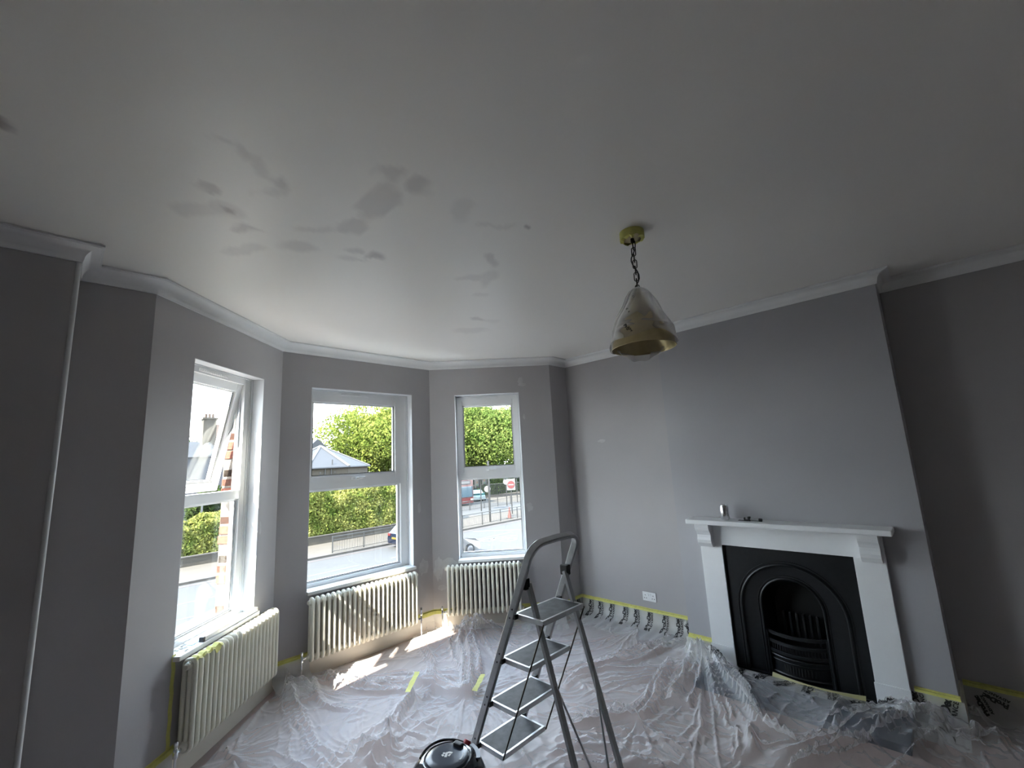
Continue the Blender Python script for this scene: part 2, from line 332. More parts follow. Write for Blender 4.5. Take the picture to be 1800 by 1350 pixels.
# cornice: one coved run mitred round the room
def cornice():
    prof = [(0, ZC-CZ-.004), (.012, ZC-CZ-.004), (.014, ZC-CZ+.008)]+[(.016+.060*(1-math.cos(t)), ZC-CZ+.010+.058*math.sin(t)) for t in [PI/2*i/8 for i in range(9)]]+[(.078, -.010), (.086, -.010), (.086, 0), (0, 0)]
    mb = MB(); vs = []; m = len(prof)
    for k in range(NP):
        for d, z in prof:
            q = offs(k, -d); vs.append((q.x, q.y, CZ+z-.001))
    fs = [(k*m+i, k*m+(i+1) % m, ((k+1) % NP)*m+(i+1) % m, ((k+1) % NP)*m+i) for k in range(NP) for i in range(m)]
    mb.add(vs, fs, True); o = mb.build('trim_1', M['cornice']); tag(o, kind='structure')
cornice()
# skirting boards
def skirting():
    prof = [(0, 0), (.019, 0), (.019, .160), (.014, .172), (.010, .176), (.008, .190), (0, .190)]
    names = {'wall_left': 'left', 'wall_left_return': 'left_return', 'wall_front_left': 'front_left', 'wall_bay_left': 'bay_left', 'wall_bay_front': 'bay_front', 'wall_bay_right': 'bay_right', 'wall_front_right': 'front_right', 'wall_right': 'right', 'wall_breast': 'breast', 'wall_breast_near_side': 'breast_side', 'wall_right_alcove': 'right_alcove', 'wall_back': 'back', 'wall_left_side': 'left_side', 'wall_breast_far_side': 'breast_far_side'}
    for k in range(NP):
        nm = OUT[k][0]; mb = MB(); m = len(prof)
        runs = [(0, 1)] if nm != 'wall_breast' else [(0, (Y8-1.66)/(Y8-Y9)), ((Y8-.405)/(Y8-Y9), 1)]
        for r0, r1 in runs:
            vs = []
            for r in (r0, r1):
                for d, z in prof:
                    q = offs(k, -d).lerp(offs((k+1) % NP, -d), r) if r in (0, 1) else PTS[k].lerp(PTS[(k+1) % NP], r)+Vector((-d, 0)); vs.append((q.x, q.y, z))
            fs = [(i, (i+1) % m, m+(i+1) % m, m+i) for i in range(m)]+[tuple(range(m)), tuple(range(m, 2*m))]
            mb.add(vs, fs)
        o = mb.build('baseboard_'+names[nm], M['skirt']); tag(o, kind='structure')
skirting()

bd = MB().tube([(LX-.003, LY+.008, .19), (LX-.003, LY+.008, ZC)], .0125, 12).build('trim_4', M['bead']); tag(bd, kind='structure')

# ------------------------------------------------------------------ windows
def window(num, key, opening=0, ml=0, mr=0):
    A, Bp, t0, t1 = WINS[key]; u = (Bp-A).normalized(); n = Vector((-u.y, u.x)); o = A+u*t0; w = t1-t0
    root = empty('window_%d' % num, (o.x, o.y, 0), math.atan2(u.y, u.x), kind='structure')
    z0, z1 = WZ0, WZ1; f = .06; d0, d1 = .105, .175; zt0, zt1 = 1.565, 1.635; Wd = w
    rv = MB()
    rv.box((0, .0005, z0), (.004, d0, z1)); rv.box((w-.004, .0005, z0), (w, d0, z1)); rv.box((0, .0005, z1-.004), (w, d0, z1))
    # slim bead that closes the lining against the frame
    for a, b in (((.004, d0-.016, z0), (.012, d0, z1-.004)), ((w-.012, d0-.016, z0), (w-.004, d0, z1-.004)), ((.004, d0-.016, z1-.012), (w-.004, d0, z1-.004))): rv.box(a, b)
    rv.build('reveal_lining', M['reveal'], root)
    if mr > 0: MB().box((w-mr-.001, d0-.004, z0-.03), (w, d1, z1)).build('packing_strip', M['upvc'], root)
    X0 = ml; w = w-ml-mr; n_before = len(root.children)
    before = set(root.children)
    fr = MB()
    for a, b in (((0, d0, z0-.03), (f, d1, z1)), ((w-f, d0, z0-.03), (w, d1, z1)), ((f, d0, z1-f), (w-f, d1, z1)), ((f, d0, z0-.03), (w-f, d1, z0+.035))): fr.box(a, b, bev=.004)
    # stepped glazing rebate on lower light
    for a, b in (((f, d0+.022, z0+.035), (f+.022, d1-.01, zt0)), ((w-f-.022, d0+.022, z0+.035), (w-f, d1-.01, zt0)), ((f+.022, d0+.022, z0+.035), (w-f-.022, d1-.01, z0+.05)), ((f+.022, d0+.022, zt0-.015), (w-f-.022, d1-.01, zt0))): fr.box(a, b, bev=.003)
    fr.build('frame', M['upvc'], root)
    MB().box((f, d0, zt0), (w-f, d1, zt1), bev=.004).build('transom', M['upvc'], root)
    g = MB().box((f+.01, .142, z0+.04), (w-f-.01, .146, zt0-.005)).build('pane', M['glass'], root)
    sg = MB()
    for a, b in (((f+.022, d0+.020, z0+.048), (f+.026, d0+.024, zt0-.012)), ((w-f-.026, d0+.020, z0+.048), (w-f-.022, d0+.024, zt0-.012)), ((f+.026, d0+.02, z0+.048), (w-f-.026, d0+.024, z0+.053))): sg.box(a, b)
    tag(sg.build('glazing_seal', M['rubber'], root), kind='stuff')
    # opening top light
    sx0, sx1, sz0, sz1 = f-.004, w-f+.004, zt1-.012, z1-f+.006; H = sz1-sz0; sb = .068
    sash = MB(); y0, y1 = -.012, .055
    for a, b in (((sx0, y0, -H), (sx0+sb, y1, 0)), ((sx1-sb, y0, -H), (sx1, y1, 0)), ((sx0+sb, y0, -sb), (sx1-sb, y1, 0)), ((sx0+sb, y0, -H), (sx1-sb, y1, -H+sb))): sash.box(a, b, bev=.005)
    for a, b in (((sx0+sb, y0+.018, -H+sb), (sx0+sb+.016, y1-.02, -sb)), ((sx1-sb-.016, y0+.018, -H+sb), (sx1-sb, y1-.02, -sb)), ((sx0+sb+.016, y0+.018, -sb-.014), (sx1-sb-.016, y1-.02, -sb)), ((sx0+sb+.016, y0+.018, -H+sb), (sx1-sb-.016, y1-.02, -H+sb+.014))): sash.box(a, b, bev=.003)
    so_ = sash.build('sash', M['upvc'], root); so_.location = (0, d0+.012+(.015 if opening else 0), sz1); so_.rotation_euler = (opening, 0, 0)
    MB().box((sx0+sb-.004, .022, -H+sb-.004), (sx1-sb+.004, .026, -sb+.004)).build('pane', M['glass'], so_)
    sl_ = MB()
    for a, b in (((sx0+sb+.015, .002, -H+sb+.012), (sx0+sb+.019, .008, -sb-.012)), ((sx1-sb-.019, .002, -H+sb+.012), (sx1-sb-.015, .008, -sb-.012)), ((sx0+sb+.019, .002, -H+sb+.012), (sx1-sb-.019, .008, -H+sb+.017)), ((sx0+.002, y1-.06, -.002), (sx1-.002, y1-.05, .004)), ((sx0-.003, y0+.002, -H), (sx0, y0+.006, 0)), ((sx1, y0+.002, -H), (sx1+.003, y0+.006, 0))): sl_.box(a, b)
    tag(sl_.build('sash_seal', M['rubber'], so_), kind='stuff')
    # espagnolette handle on the bottom rail
    hm = MB(); cx = (sx0+sx1)/2; hz = -H+sb*.5
    hm.box((cx-.045, y0-.010, hz-.012), (cx+.045, y0, hz+.012), bev=.004); hm.box((cx-.012, y0-.028, hz-.010), (cx+.012, y0-.010, hz+.010), bev=.003); hm.box((cx-.012, y0-.034, hz-.009), (cx+.085, y0-.022, hz+.009), bev=.004)
    hm.build('handle', M['upvc'], so_)
    # trickle vent
    vm = MB(); vm.box((w*.5-.17, d0-.010, z1-.045), (w*.5+.13, d0, z1-.026), bev=.003)
    for i in range(12): vm.box((w*.5-.155+i*.023, d0-.012, z1-.040), (w*.5-.14+i*.023, d0-.0101, z1-.032))
    vm.build('trickle_vent', M['upvc'], root)
    if opening:
        st = MB(); xx = sx1-.03; yb = d0+.03
        st.tube([(xx+.02, yb+.02, sz1-.10), (xx+.015, yb+.05, sz1-.36), (xx-.005, yb+.075, sz1-.42)], .006, 6)
        st.box((xx+.012, yb, sz1-.52), (xx+.026, yb+.016, sz1-.06)); st.build('friction_stay', M['chrome'], root)
    for c in root.children:
        if c not in before: c.location.x += X0
    w = Wd
    MB().box((-.004, -.045, z0-.030), (w+.004, d0, z0), bev=.005).build('sill_board', M['white'], root)
    MB().box((-.02, d1, z0-.06), (w+.02, d1+.14, z0-.02)).build('outer_sill', M['white'], root)
    return root, o, u, n
w1r, w1o, w1u, w1n = window(1, 'wall_bay_left', .20, -.07, .03)
window(2, 'wall_bay_front', 0, -.075, .03); window(3, 'wall_bay_right', 0, -.045, -.045)
# brick jamb outside the left bay window: each brick a part of the jamb
jb = empty('trim_2', (w1o.x, w1o.y, 0), math.atan2(w1u.y, w1u.x), kind='structure')
wj = 1.155-.347
MB().box((wj-.014, .178, .60), (wj-.002, .30, 2.56)).build('mortar_bed', M['mortar'], jb)
bmeshes = []
for q, bw in enumerate((.072, .052, .062)):
    b = MB().box((-bw, 0, 0), (0, .112, .062), bev=.004); me = bpy.data.meshes.new('brick'); me.from_pydata(b.v, [], b.f); me.materials.append(M['brick']); bmeshes.append(me)
for i in range(26):
    b = link('brick', bmeshes[(i*2+i//3) % 3], jb); b.location = (wj+.048, .186+.004*((i*7) % 3), .62+i*.0745)
cap = MB().box((-.05, .18, 2.535), (wj+.05, .33, 2.66)).build('lintel', M['render'], jb)

# ------------------------------------------------------------------ radiators
def rad_section():
    mb = MB(); zb, zt = 0, .52; D = .066
    def loop(y0, y1, r, z0, z1):
        R = (y1-y0)/2; c = (y0+y1)/2; p = []
        for i in range(9): a = PI*i/8; p.append((0, c+R*math.cos(a), z1-R*.8+R*.8*math.sin(a)))
        for i in range(9): a = PI+PI*i/8; p.append((0, c+R*math.cos(a), z0+R*.8+R*.8*math.sin(a)))
        mb.tube(p, r, 8, True, ref=(1, 0, 0))
    loop(0, D, .0138, zb+.0138, zt-.0138)
    mb.tube([(0, D/2, .04), (0, D/2, zt-.04)], .0125, 8)
    for z in (.042, zt-.042): mb.sweep([(-.0237, D/2, z), (-.012, D/2, z), (.012, D/2, z), (.0237, D/2, z)], [(.021*math.cos(2*PI*k/12), .026*math.sin(2*PI*k/12)) for k in range(12)], (0, 0, 1), radii=[.72, 1.05, 1.05, .72])
    for z in (.042, zt-.042): mb.box((-.009, .004, z-.022), (.009, D-.004, z+.022), bev=.004)
    me = bpy.data.meshes.new('section'); me.from_pydata(mb.v, [], mb.f); me.polygons.foreach_set('use_smooth', [True]*len(mb.f)); me.set_sharp_from_angle(angle=.8); me.materials.append(M['rad']); return me
SECT = rad_section()
def radiator(A, Bp, ta, tb, n, zbase, label, valve, off=.05):
    u = (Bp-A).normalized(); nn = Vector((-u.y, u.x)); o = A+u*ta-nn*(off+.066)
    root = empty('column_radiator', (o.x, o.y, zbase), math.atan2(u.y, u.x), label=label, cat='radiator', group='white column radiators under the bay windows')
    L = tb-ta; p = L/n
    for i in range(n):
        s = link('section', SECT, root); s.location = (p*(i+.5), 0, 0); s.scale = (p/.0474, 1, 1)
    for x, s in ((0, -1), (L, 1)):
        for z in (.042, .478):
            c = MB(); c.sweep([(x-s*.006, .033, z), (x+s*.006, .033, z), (x+s*.014, .033, z)], [(.020*math.cos(2*PI*k/12), .020*math.sin(2*PI*k/12)) for k in range(12)], radii=[1, 1, .6]); c.build('end_plug', M['rad'], root)
    for x in (p*2, L-p*2):
        MB().box((x-.012, .05, .44), (x+.012, .066+off, .465)).build('wall_bracket', M['rad'], root); MB().box((x-.012, .05, .05), (x+.012, .066+off, .07)).build('wall_bracket', M['rad'], root)
    for side in valve:
        x = -.05 if side < 0 else L+.05
        v = MB(); v.tube([(x-side*.05, .033, .042), (x, .033, .042)], .009, 8); v.lathe([(.013, .02), (.013, .06), (.010, .065), (.010, .072)], (x, .033, 0), 12)
        if side in (1,): v.lathe([(0, .150), (.013, .150), (.016, .143), (.016, .082), (.012, .072)], (x, .033, 0), 16)
        else: v.lathe([(0, .105), (.010, .105), (.012, .10), (.012, .075), (.010, .07)], (x, .033, 0), 12)
        v.tube([(x, .033, .03), (x, .033, -zbase+.002)], .0075, 8); v.build('valve', M['chrome'], root)
    return root
radiator(P3, P4, .36, 1.31, 20, .16, 'white column radiator under the left bay window with open top light', (-1,))
radiator(P4, P5, .262, 1.352, 23, .145, 'white column radiator under the middle bay window, striped with sunlight', (1, -1))
radiator(P5, P6, .155, .965, 17, .15, 'white column radiator under the right bay window behind the stepladder', (-1,))

# ------------------------------------------------------------------ fireplace
def fireplace():
    root = empty('fireplace', (XB, 1.036, 0), 0, label='white painted fireplace surround with mantel shelf and black arched cast iron insert', cat='fireplace')
    cy = 1.036
    def P(name, mb, m, par=root):
        mb.v = [(x-XB, y-cy, z) for x, y, z in mb.v]; return mb.build(name, M[m], par)
    P('mantel_shelf', MB().box((3.752, .349, 1.150), (XB, 1.690, 1.187), bev=.008), 'surround')
    P('frieze', MB().box((3.915, .42, .972), (XB, 1.652, 1.150), bev=.002), 'surround')
    for y0, y1, nm in ((1.476, 1.652, 'l'), (.42, .596, 'r')):
        leg = P('leg', MB().box((3.915, y0, .0), (XB, y1, .972), bev=.002), 'surround')
        pl = MB().box((3.905, y0-.004, .0), (3.915, y1+.004, .185), bev=.003); pl.v = [(x-XB, y-cy, z) for x, y, z in pl.v]; pl.build('plinth', M['surround'], leg)
    prof = [(0, 1.150), (-.105, 1.150), (-.105, 1.115), (-.098, 1.095), (-.080, 1.075), (-.070, 1.055), (-.072, 1.035), (-.078, 1.015), (-.072, .990), (-.055, .968), (-.040, .955), (0, .955)]
    for y0, y1 in ((1.528, 1.640), (.432, .544)):
        mb = MB(); n = len(prof); vs = [(3.915+a, y0, z) for a, z in prof]+[(3.915+a, y1, z) for a, z in prof]
        mb.add(vs, [tuple(range(n)), tuple(range(2*n-1, n-1, -1))]+[(i, i+n, (i+1) % n+n, (i+1) % n) for i in range(n)]); P('corbel', mb, 'surround')
    ins = P('cast_iron_insert', MB().box((3.955, .600, .972), (3.958, 1.472, .974)), 'iron')
    # face plate: rings from the rectangle to the inner arch
    def arch(hw, spring, c, x, zb=.05, N=28):
        p = [(x, c+hw, zb+(spring-zb)*i/6) for i in range(6)]; p += [(x, c+hw*math.cos(a), spring+hw*math.sin(a)) for a in [PI*i/N for i in range(N+1)]]; p += [(x, c-hw, zb+(spring-zb)*(1-i/6)) for i in range(1, 7)]; return p
    n = len(arch(.3, .5, cy, 0))
    def rect(x):
        q = []; a = arch(.345, .511, cy, x)
        for _, y, z in a:
            dy, dz = (y-cy)/.438, (z-.05)/.922; k = max(abs(dy), dz, 1e-6) if z > .3 else abs(dy); q.append((x, cy+(y-cy)/k, .05+(z-.05)/k if z > .3 else z))
        return q
    layers = [rect(3.944), arch(.350, .511, cy, 3.944), arch(.338, .511, cy, 3.952), arch(.215, .548, cy, 3.962), arch(.203, .550, cy, 3.958), arch(.200, .550, cy, 3.985), arch(.165, .52, cy, 4.16)]
    mb = MB()
    for a, b in zip(layers, layers[1:]):
        mb.add(a+b, [(n+i, n+i+1, i+1, i) for i in range(n-1)], False)
    for sg in (-1, 1):
        mb.add([(3.9465, cy+sg*.438, .972), (3.9465, cy+sg*.438, .80), (3.9465, cy+sg*.30, .972)], [(0, 1, 2) if sg > 0 else (2, 1, 0)])
    P('face_plate', mb, 'iron', ins)
    mb = MB(); mb.tube(arch(.348, .511, cy, 3.940), .010, 8, ref=(1, 0, 0)); mb.tube(arch(.372, .511, cy, 3.943), .005, 6, ref=(1, 0, 0)); P('outer_arch_moulding', mb, 'iron', ins)
    mb = MB(); mb.tube(arch(.208, .548, cy, 3.956), .009, 8, ref=(1, 0, 0)); mb.tube(arch(.228, .548, cy, 3.960), .004, 6, ref=(1, 0, 0)); P('inner_arch_moulding', mb, 'iron', ins)
    bk = MB(); bk.add(layers[-1], [tuple(range(n))]); bk.box((4.0, cy-.2, .04), (4.19, cy+.2, .06))
    P('fireback', bk, 'soot', ins)
    for i in range(6): P('fireback_rib', MB().box((4.10, cy-.13+i*.045, .26), (4.135, cy-.115+i*.045, .47), bev=.004), 'iron', ins)
    # bowed grate
    def bow(z, dep, hw=.195, N=14): return [(3.985-dep*math.sin(PI*i/N)**.8, cy-hw+2*hw*i/N, z) for i in range(N+1)]
    for z in (.352, .290, .225):
        mb = MB(); mb.sweep(bow(z, .075), [(-.006, -.012), (.006, -.012), (.009, 0), (.006, .012), (-.006, .012)], (0, 0, 1)); P('grate_bar', mb, 'iron', ins)
    mb = MB(); 
    for (x, y, z) in bow(.255, .070, .185, 20)[1:-1]: mb.box((x-.003, y-.004, z-.022), (x+.003, y+.004, z+.026), bev=.001)
    mb.tube(bow(.196, .078), .007, 6); tag(P('grate_fretwork', mb, 'iron', ins), kind='stuff')
    mb = MB(); lo = bow(.065, .055, .19, 20); hi = bow(.190, .066, .19, 20)
    mb.add(lo+hi, [(i, i+1, 21+i+1, 21+i) for i in range(20)], True)
    mb.tube(bow(.075, .062), .008, 6); mb.tube(bow(.165, .072), .004, 6)
    P('ash_front', mb, 'iron', ins)
    mb = MB()
    for (x, y, z) in bow(.122, .066, .15, 16)[1:-1]: mb.box((x-.005, y-.005, z-.025), (x+.001, y+.005, z+.025), bev=.001)
    tag(P('ash_front_slots', mb, 'soot', ins), kind='stuff')
    for s in (-1, 1): P('grate_post', MB().box((3.955, cy+s*.200-.012, .05), (3.985, cy+s*.200+.012, .36), bev=.003), 'iron', ins)
    P('slip_edge', MB().box((3.925, 1.4685, .05), (3.952, 1.4755, .968)), 'kerb', ins)
    P('base_plinth_iron', MB().box((3.93, .60, 0), (4.19, 1.472, .052)), 'iron', ins)
fireplace()
hs = MB().box((3.50, .42, 0), (3.903, 1.655, .045), bev=.004).build('hearth_slab', M['slate']); tag(hs, 'dark slate hearth slab under clear film before the black fireplace', 'hearth')

# ------------------------------------------------------------------ things on the mantel and wall
def can():
    r = empty('drink_can', (3.845, 1.392, 1.187), 0, label='small silver aluminium drinks can standing on left part of mantel shelf', cat='can')
    MB().lathe([(0, .002), (.022, .002), (.026, 0), (.033, .010), (.033, .100), (.027, .112), (.0265, .115)], seg=28).build('body', M['alu'], r)
    l = MB().lathe([(.0265, .115), (.0275, .118), (.026, .119), (.024, .114), (0, .114)], seg=28); l.build('lid', M['chrome'], r)
    MB().box((-.010, -.007, .1142), (.012, .007, .1165), bev=.001).build('ring_pull', M['chrome'], r)
can()
def tool():
    r = empty('caulking_tool', (3.845, 1.215, 1.187), 0, label='small black and grey metal hand tool lying on the mantel shelf', cat='tool')
    MB().tube([(0, -.075, .012), (0, -.01, .013)], .010, 12).build('handle', M['steel'], r)
    MB().tube([(0, -.095, .012), (0, -.073, .012)], .0115, 12).build('end_cap', M['blackp'], r)
    b = MB(); b.box((-.014, -.012, 0), (.014, .004, .034), bev=.002); b.box((-.012, .002, 0), (.012, .030, .012), bev=.002); b.box((-.010, .026, .0), (.010, .034, .026), bev=.002); b.box((-.016, .03, .001), (.016, .075, .004)); b.build('clamp', M['blackp'], r)
tool()
def socket():
    r = empty('double_socket', (XR, 2.405, .316), 0, label='white double wall socket low on the grey wall left of the fireplace', cat='socket')
    MB().box((-.010, -.073, -.043), (0, .073, .043), bev=.003).build('faceplate', M['socketw'], r)
    for s in (-1, 1):
        MB().box((-.014, s*.012-.009, .006), (-.009, s*.012+.009, .030), bev=.002).build('rocker_switch', M['socketw'], r)
        h = MB()
        for y, z in ((s*.043, .012), (s*.043-.011, -.016), (s*.043+.011, -.016)): h.box((-.0106, y-.0035, z-.004), (-.0101, y+.0035, z+.004))
        tag(h.build('pin_holes', M['blackp'], r), kind='stuff')
socket()
# filler patches on the walls (each a slight skin of plaster)
M['filler'] = mat('dry_filler', (.50, .50, .49), .9, noise=(12, .1))
def patch(A, Bp, t, z, w, h, seed):
    u = (Bp-A).normalized(); n = Vector((-u.y, u.x)); c = A+u*t-n*.0006; rr = random.Random(seed); N = 18
    pts = [(math.cos(2*PI*i/N)*w*(.75+.5*rr.random()), math.sin(2*PI*i/N)*h*(.75+.5*rr.random())) for i in range(N)]
    vs = [(c.x+u.x*a, c.y+u.y*a, z+b) for a, b in pts]; q = Vector((c.x, c.y, z))-Vector((n.x, n.y, 0))*.0012
    return vs, tuple(q), n
def patches(name, lst):
    for A, Bp, t, z, w, h, s, par in lst:
        vs, c, n = patch(A, Bp, t, z, w, h, s); mb = MB(); N = len(vs); mb.add([c]+vs, [(0, 1+i, 1+(i+1) % N) for i in range(N)]); o = mb.build('filler_patch', M['filler'], bpy.data.objects[par])
PR0, PR1 = Vector((XR, 3.265)), Vector((XR, Y8))
patches('p', [(P5, P6, 1.08, 2.668, .03, .06, 1, 'wall_bay_right'), (P5, P6, 1.10, 2.63, .045, .02, 21, 'wall_bay_right'), (P5, P6, 1.105, 1.22, .035, .05, 2, 'wall_bay_right'), (P5, P6, 1.10, 2.25, .015, .03, 3, 'wall_bay_right'), (P4, P5, 1.455, 1.29, .02, .06, 4, 'wall_bay_front'),
     (P5, P6, .06, .62, .05, .12, 5, 'wall_bay_right'), (P5, P6, .18, .66, .09, .06, 6, 'wall_bay_right'), (P5, P6, .10, .42, .05, .03, 9, 'wall_bay_right'), (PR0, PR1, .45, 1.917, .05, .02, 7, 'wall_right'), (P3, P4, 1.19, 1.32, .015, .05, 8, 'wall_bay_left'), (P4, P5, 1.50, .66, .06, .08, 10, 'wall_bay_front')])

# ------------------------------------------------------------------ pendant lamp
def lamp():
    x, y = 2.063, 1.044
    r = empty('pendant_lamp', (x, y, CZ), 0, label='brass dome pendant lamp on a black chain, wrapped in clear plastic', cat='lamp')
    MB().lathe([(0, -.002), (.060, -.002), (.062, -.006), (.062, -.030), (.058, -.036), (.030, -.040), (0, -.040)], seg=32).build('ceiling_rose', M['brass'], r)
    tp = MB(); N = 28; rg = random.Random(4)
    vs = []
    for i in range(N):
        a = 2*PI*i/N; lo = -.040-.010*rg.random()*(1 if i % 3 else 0)
        vs += [(.064*math.cos(a), .064*math.sin(a), -.001), (.0645*math.cos(a), .0645*math.sin(a), lo), (.045*math.cos(a), .045*math.sin(a), lo-.002-.006*rg.random())]
    fs = [(3*i+k, 3*((i+1) % N)+k, 3*((i+1) % N)+k+1, 3*i+k+1) for i in range(N) for k in (0, 1) if not (k == 1 and i in (3, 4, 5, 17, 18))]
    tp.add(vs, fs, True); tp.build('masking_tape_wrap', M['tape'], r)
    MB().lathe([(0, -.038), (.010, -.038), (.010, -.060), (.006, -.066), (0, -.066)], seg=12).build('chain_hook', M['bronze'], r)
    z0, z1 = -.062, -.345; nL = 8; st = (z0-z1)/nL
    for i in range(nL):
        c = z0-st*(i+.5); h = st*.5+.007; w = .0105; a0 = PI/2*(i % 2)+.35; p = []
        for k in range(14):
            a = 2*PI*k/14; yy = w*math.cos(a); zz = (h-w)*(1 if math.sin(a) > 0 else -1)+w*math.sin(a); p.append((yy*math.cos(a0), yy*math.sin(a0), c+zz))
        MB().tube(p, 0.0026, 6, True, ref=(math.sin(a0)+.001, -math.cos(a0), 0)).build('chain_link', M['bronze'], r)
    fx = [( .014*math.sin(i*.75)+.006, -.012*math.cos(i*.6)+.004, -.05-.31*i/16) for i in range(17)]
    MB().tube(fx, .0032, 8).build('flex', M['blackp'], r)
    zr = -.648   # rim
    pr = [(0, -.335), (.012, -.335), (.014, -.36), (.040, -.375), (.046, -.40), (.048, -.43), (.062, -.455), (.095, -.50), (.125, -.55), (.147, -.595), (.156, zr+.030), (.160, zr+.004), (.1625, zr), (.160, zr-.002), (.157, zr+.004), (.153, zr+.03), (.143, -.595), (.120, -.55), (.09, -.503), (.05, -.46), (0, -.455)]
    MB().lathe(pr, seg=64).build('shade', M['brass'], r)
    MB().lathe([(0, -.46), (.022, -.46), (.024, -.50), (.018, -.51), (0, -.512)], seg=20).build('lamp_holder', M['bronze'], r)
    # plastic bag draped over the shade
    nu, nv = 120, 60; V = []; rn = random.Random(3)
    for j in range(nv+1):
        t = j/nv
        for i in range(nu):
            a = 2*PI*i/nu; z = -.318-.318*t
            rb = np.interp(t, [0, .06, .16, .3, .5, .75, 1], [.012, .040, .062, .082, .115, .155, .172])
            cr = .010*abs(math.sin(a*5+t*5+1.2*math.sin(a*2)))**.5*math.sin(PI*min(1, t*1.3+.1)) + .006*math.sin(a*13+t*9)*t*(1-t)*2 + .012*math.sin(3*a-t*9)*t*(1-t)*2
            wing = .055*math.exp(-((a-3.35)/.5)**2)*math.exp(-((t-.62)/.25)**2)+.045*math.exp(-((a-3.2)/.35)**2)*math.exp(-((t-.9)/.1)**2)
            tl = .0
            if t > .85: tl = -.012*math.sin(a*4+1)*(t-.85)/.15
            lift = .030*max(0, math.cos(a-3.9))*max(0, (t-.7)/.3)       # bag ends above the rim on the camera side
            V.append(((rb+cr+wing)*math.cos(a), (rb+cr+wing)*math.sin(a), z+tl+lift))
    F = [(j*nu+i, j*nu+(i+1) % nu, (j+1)*nu+(i+1) % nu, (j+1)*nu+i) for j in range(nv) for i in range(nu)]
    npmesh('plastic_bag', V, F, 'bag', r, True)
    # loose flap hanging below the far rim
    V = []; F = []; n1 = 24
    for j in range(9):
        for i in range(n1+1):
            a = -.3+1.9*i/n1; rr = .166+.003*math.sin(i*.6)-.004*j; V.append((rr*math.cos(a), rr*math.sin(a), zr+.02-(.062*(math.sin(PI*i/n1)**.6)+.004*math.sin(i*.9))*j/8))
    for j in range(8):
        for i in range(n1): F.append((j*(n1+1)+i, j*(n1+1)+i+1, (j+1)*(n1+1)+i+1, (j+1)*(n1+1)+i))
    npmesh('hanging_flap', V, F, 'bag', r, True)
    # printed letters on the loose folds at the left
    for tx, sz, pa, rad, z, sp in (('Pro', .022, 3.30, .225, -.585, 1), ('ADV', .013, 3.38, .232, -.60, 1.2), ('c', .02, 3.25, .165, -.475, 1), ('e', .018, 3.32, .172, -.495, 1), (': :', .016, 3.4, .11, -.40, 1)):
        c = Vector((rad*math.cos(pa), rad*math.sin(pa), z)); rt = Vector((.72, -.69, 0)); up = Vector((0, 0, 1)); ang = -1.0
        ax = rt*math.cos(ang)+up*math.sin(ang); ay = -rt*math.sin(ang)+up*math.cos(ang); text('printed_letters', tx, sz, basis(c, ax, ay, ax.cross(ay)), 'ink', r, sp, .0006)
lamp()

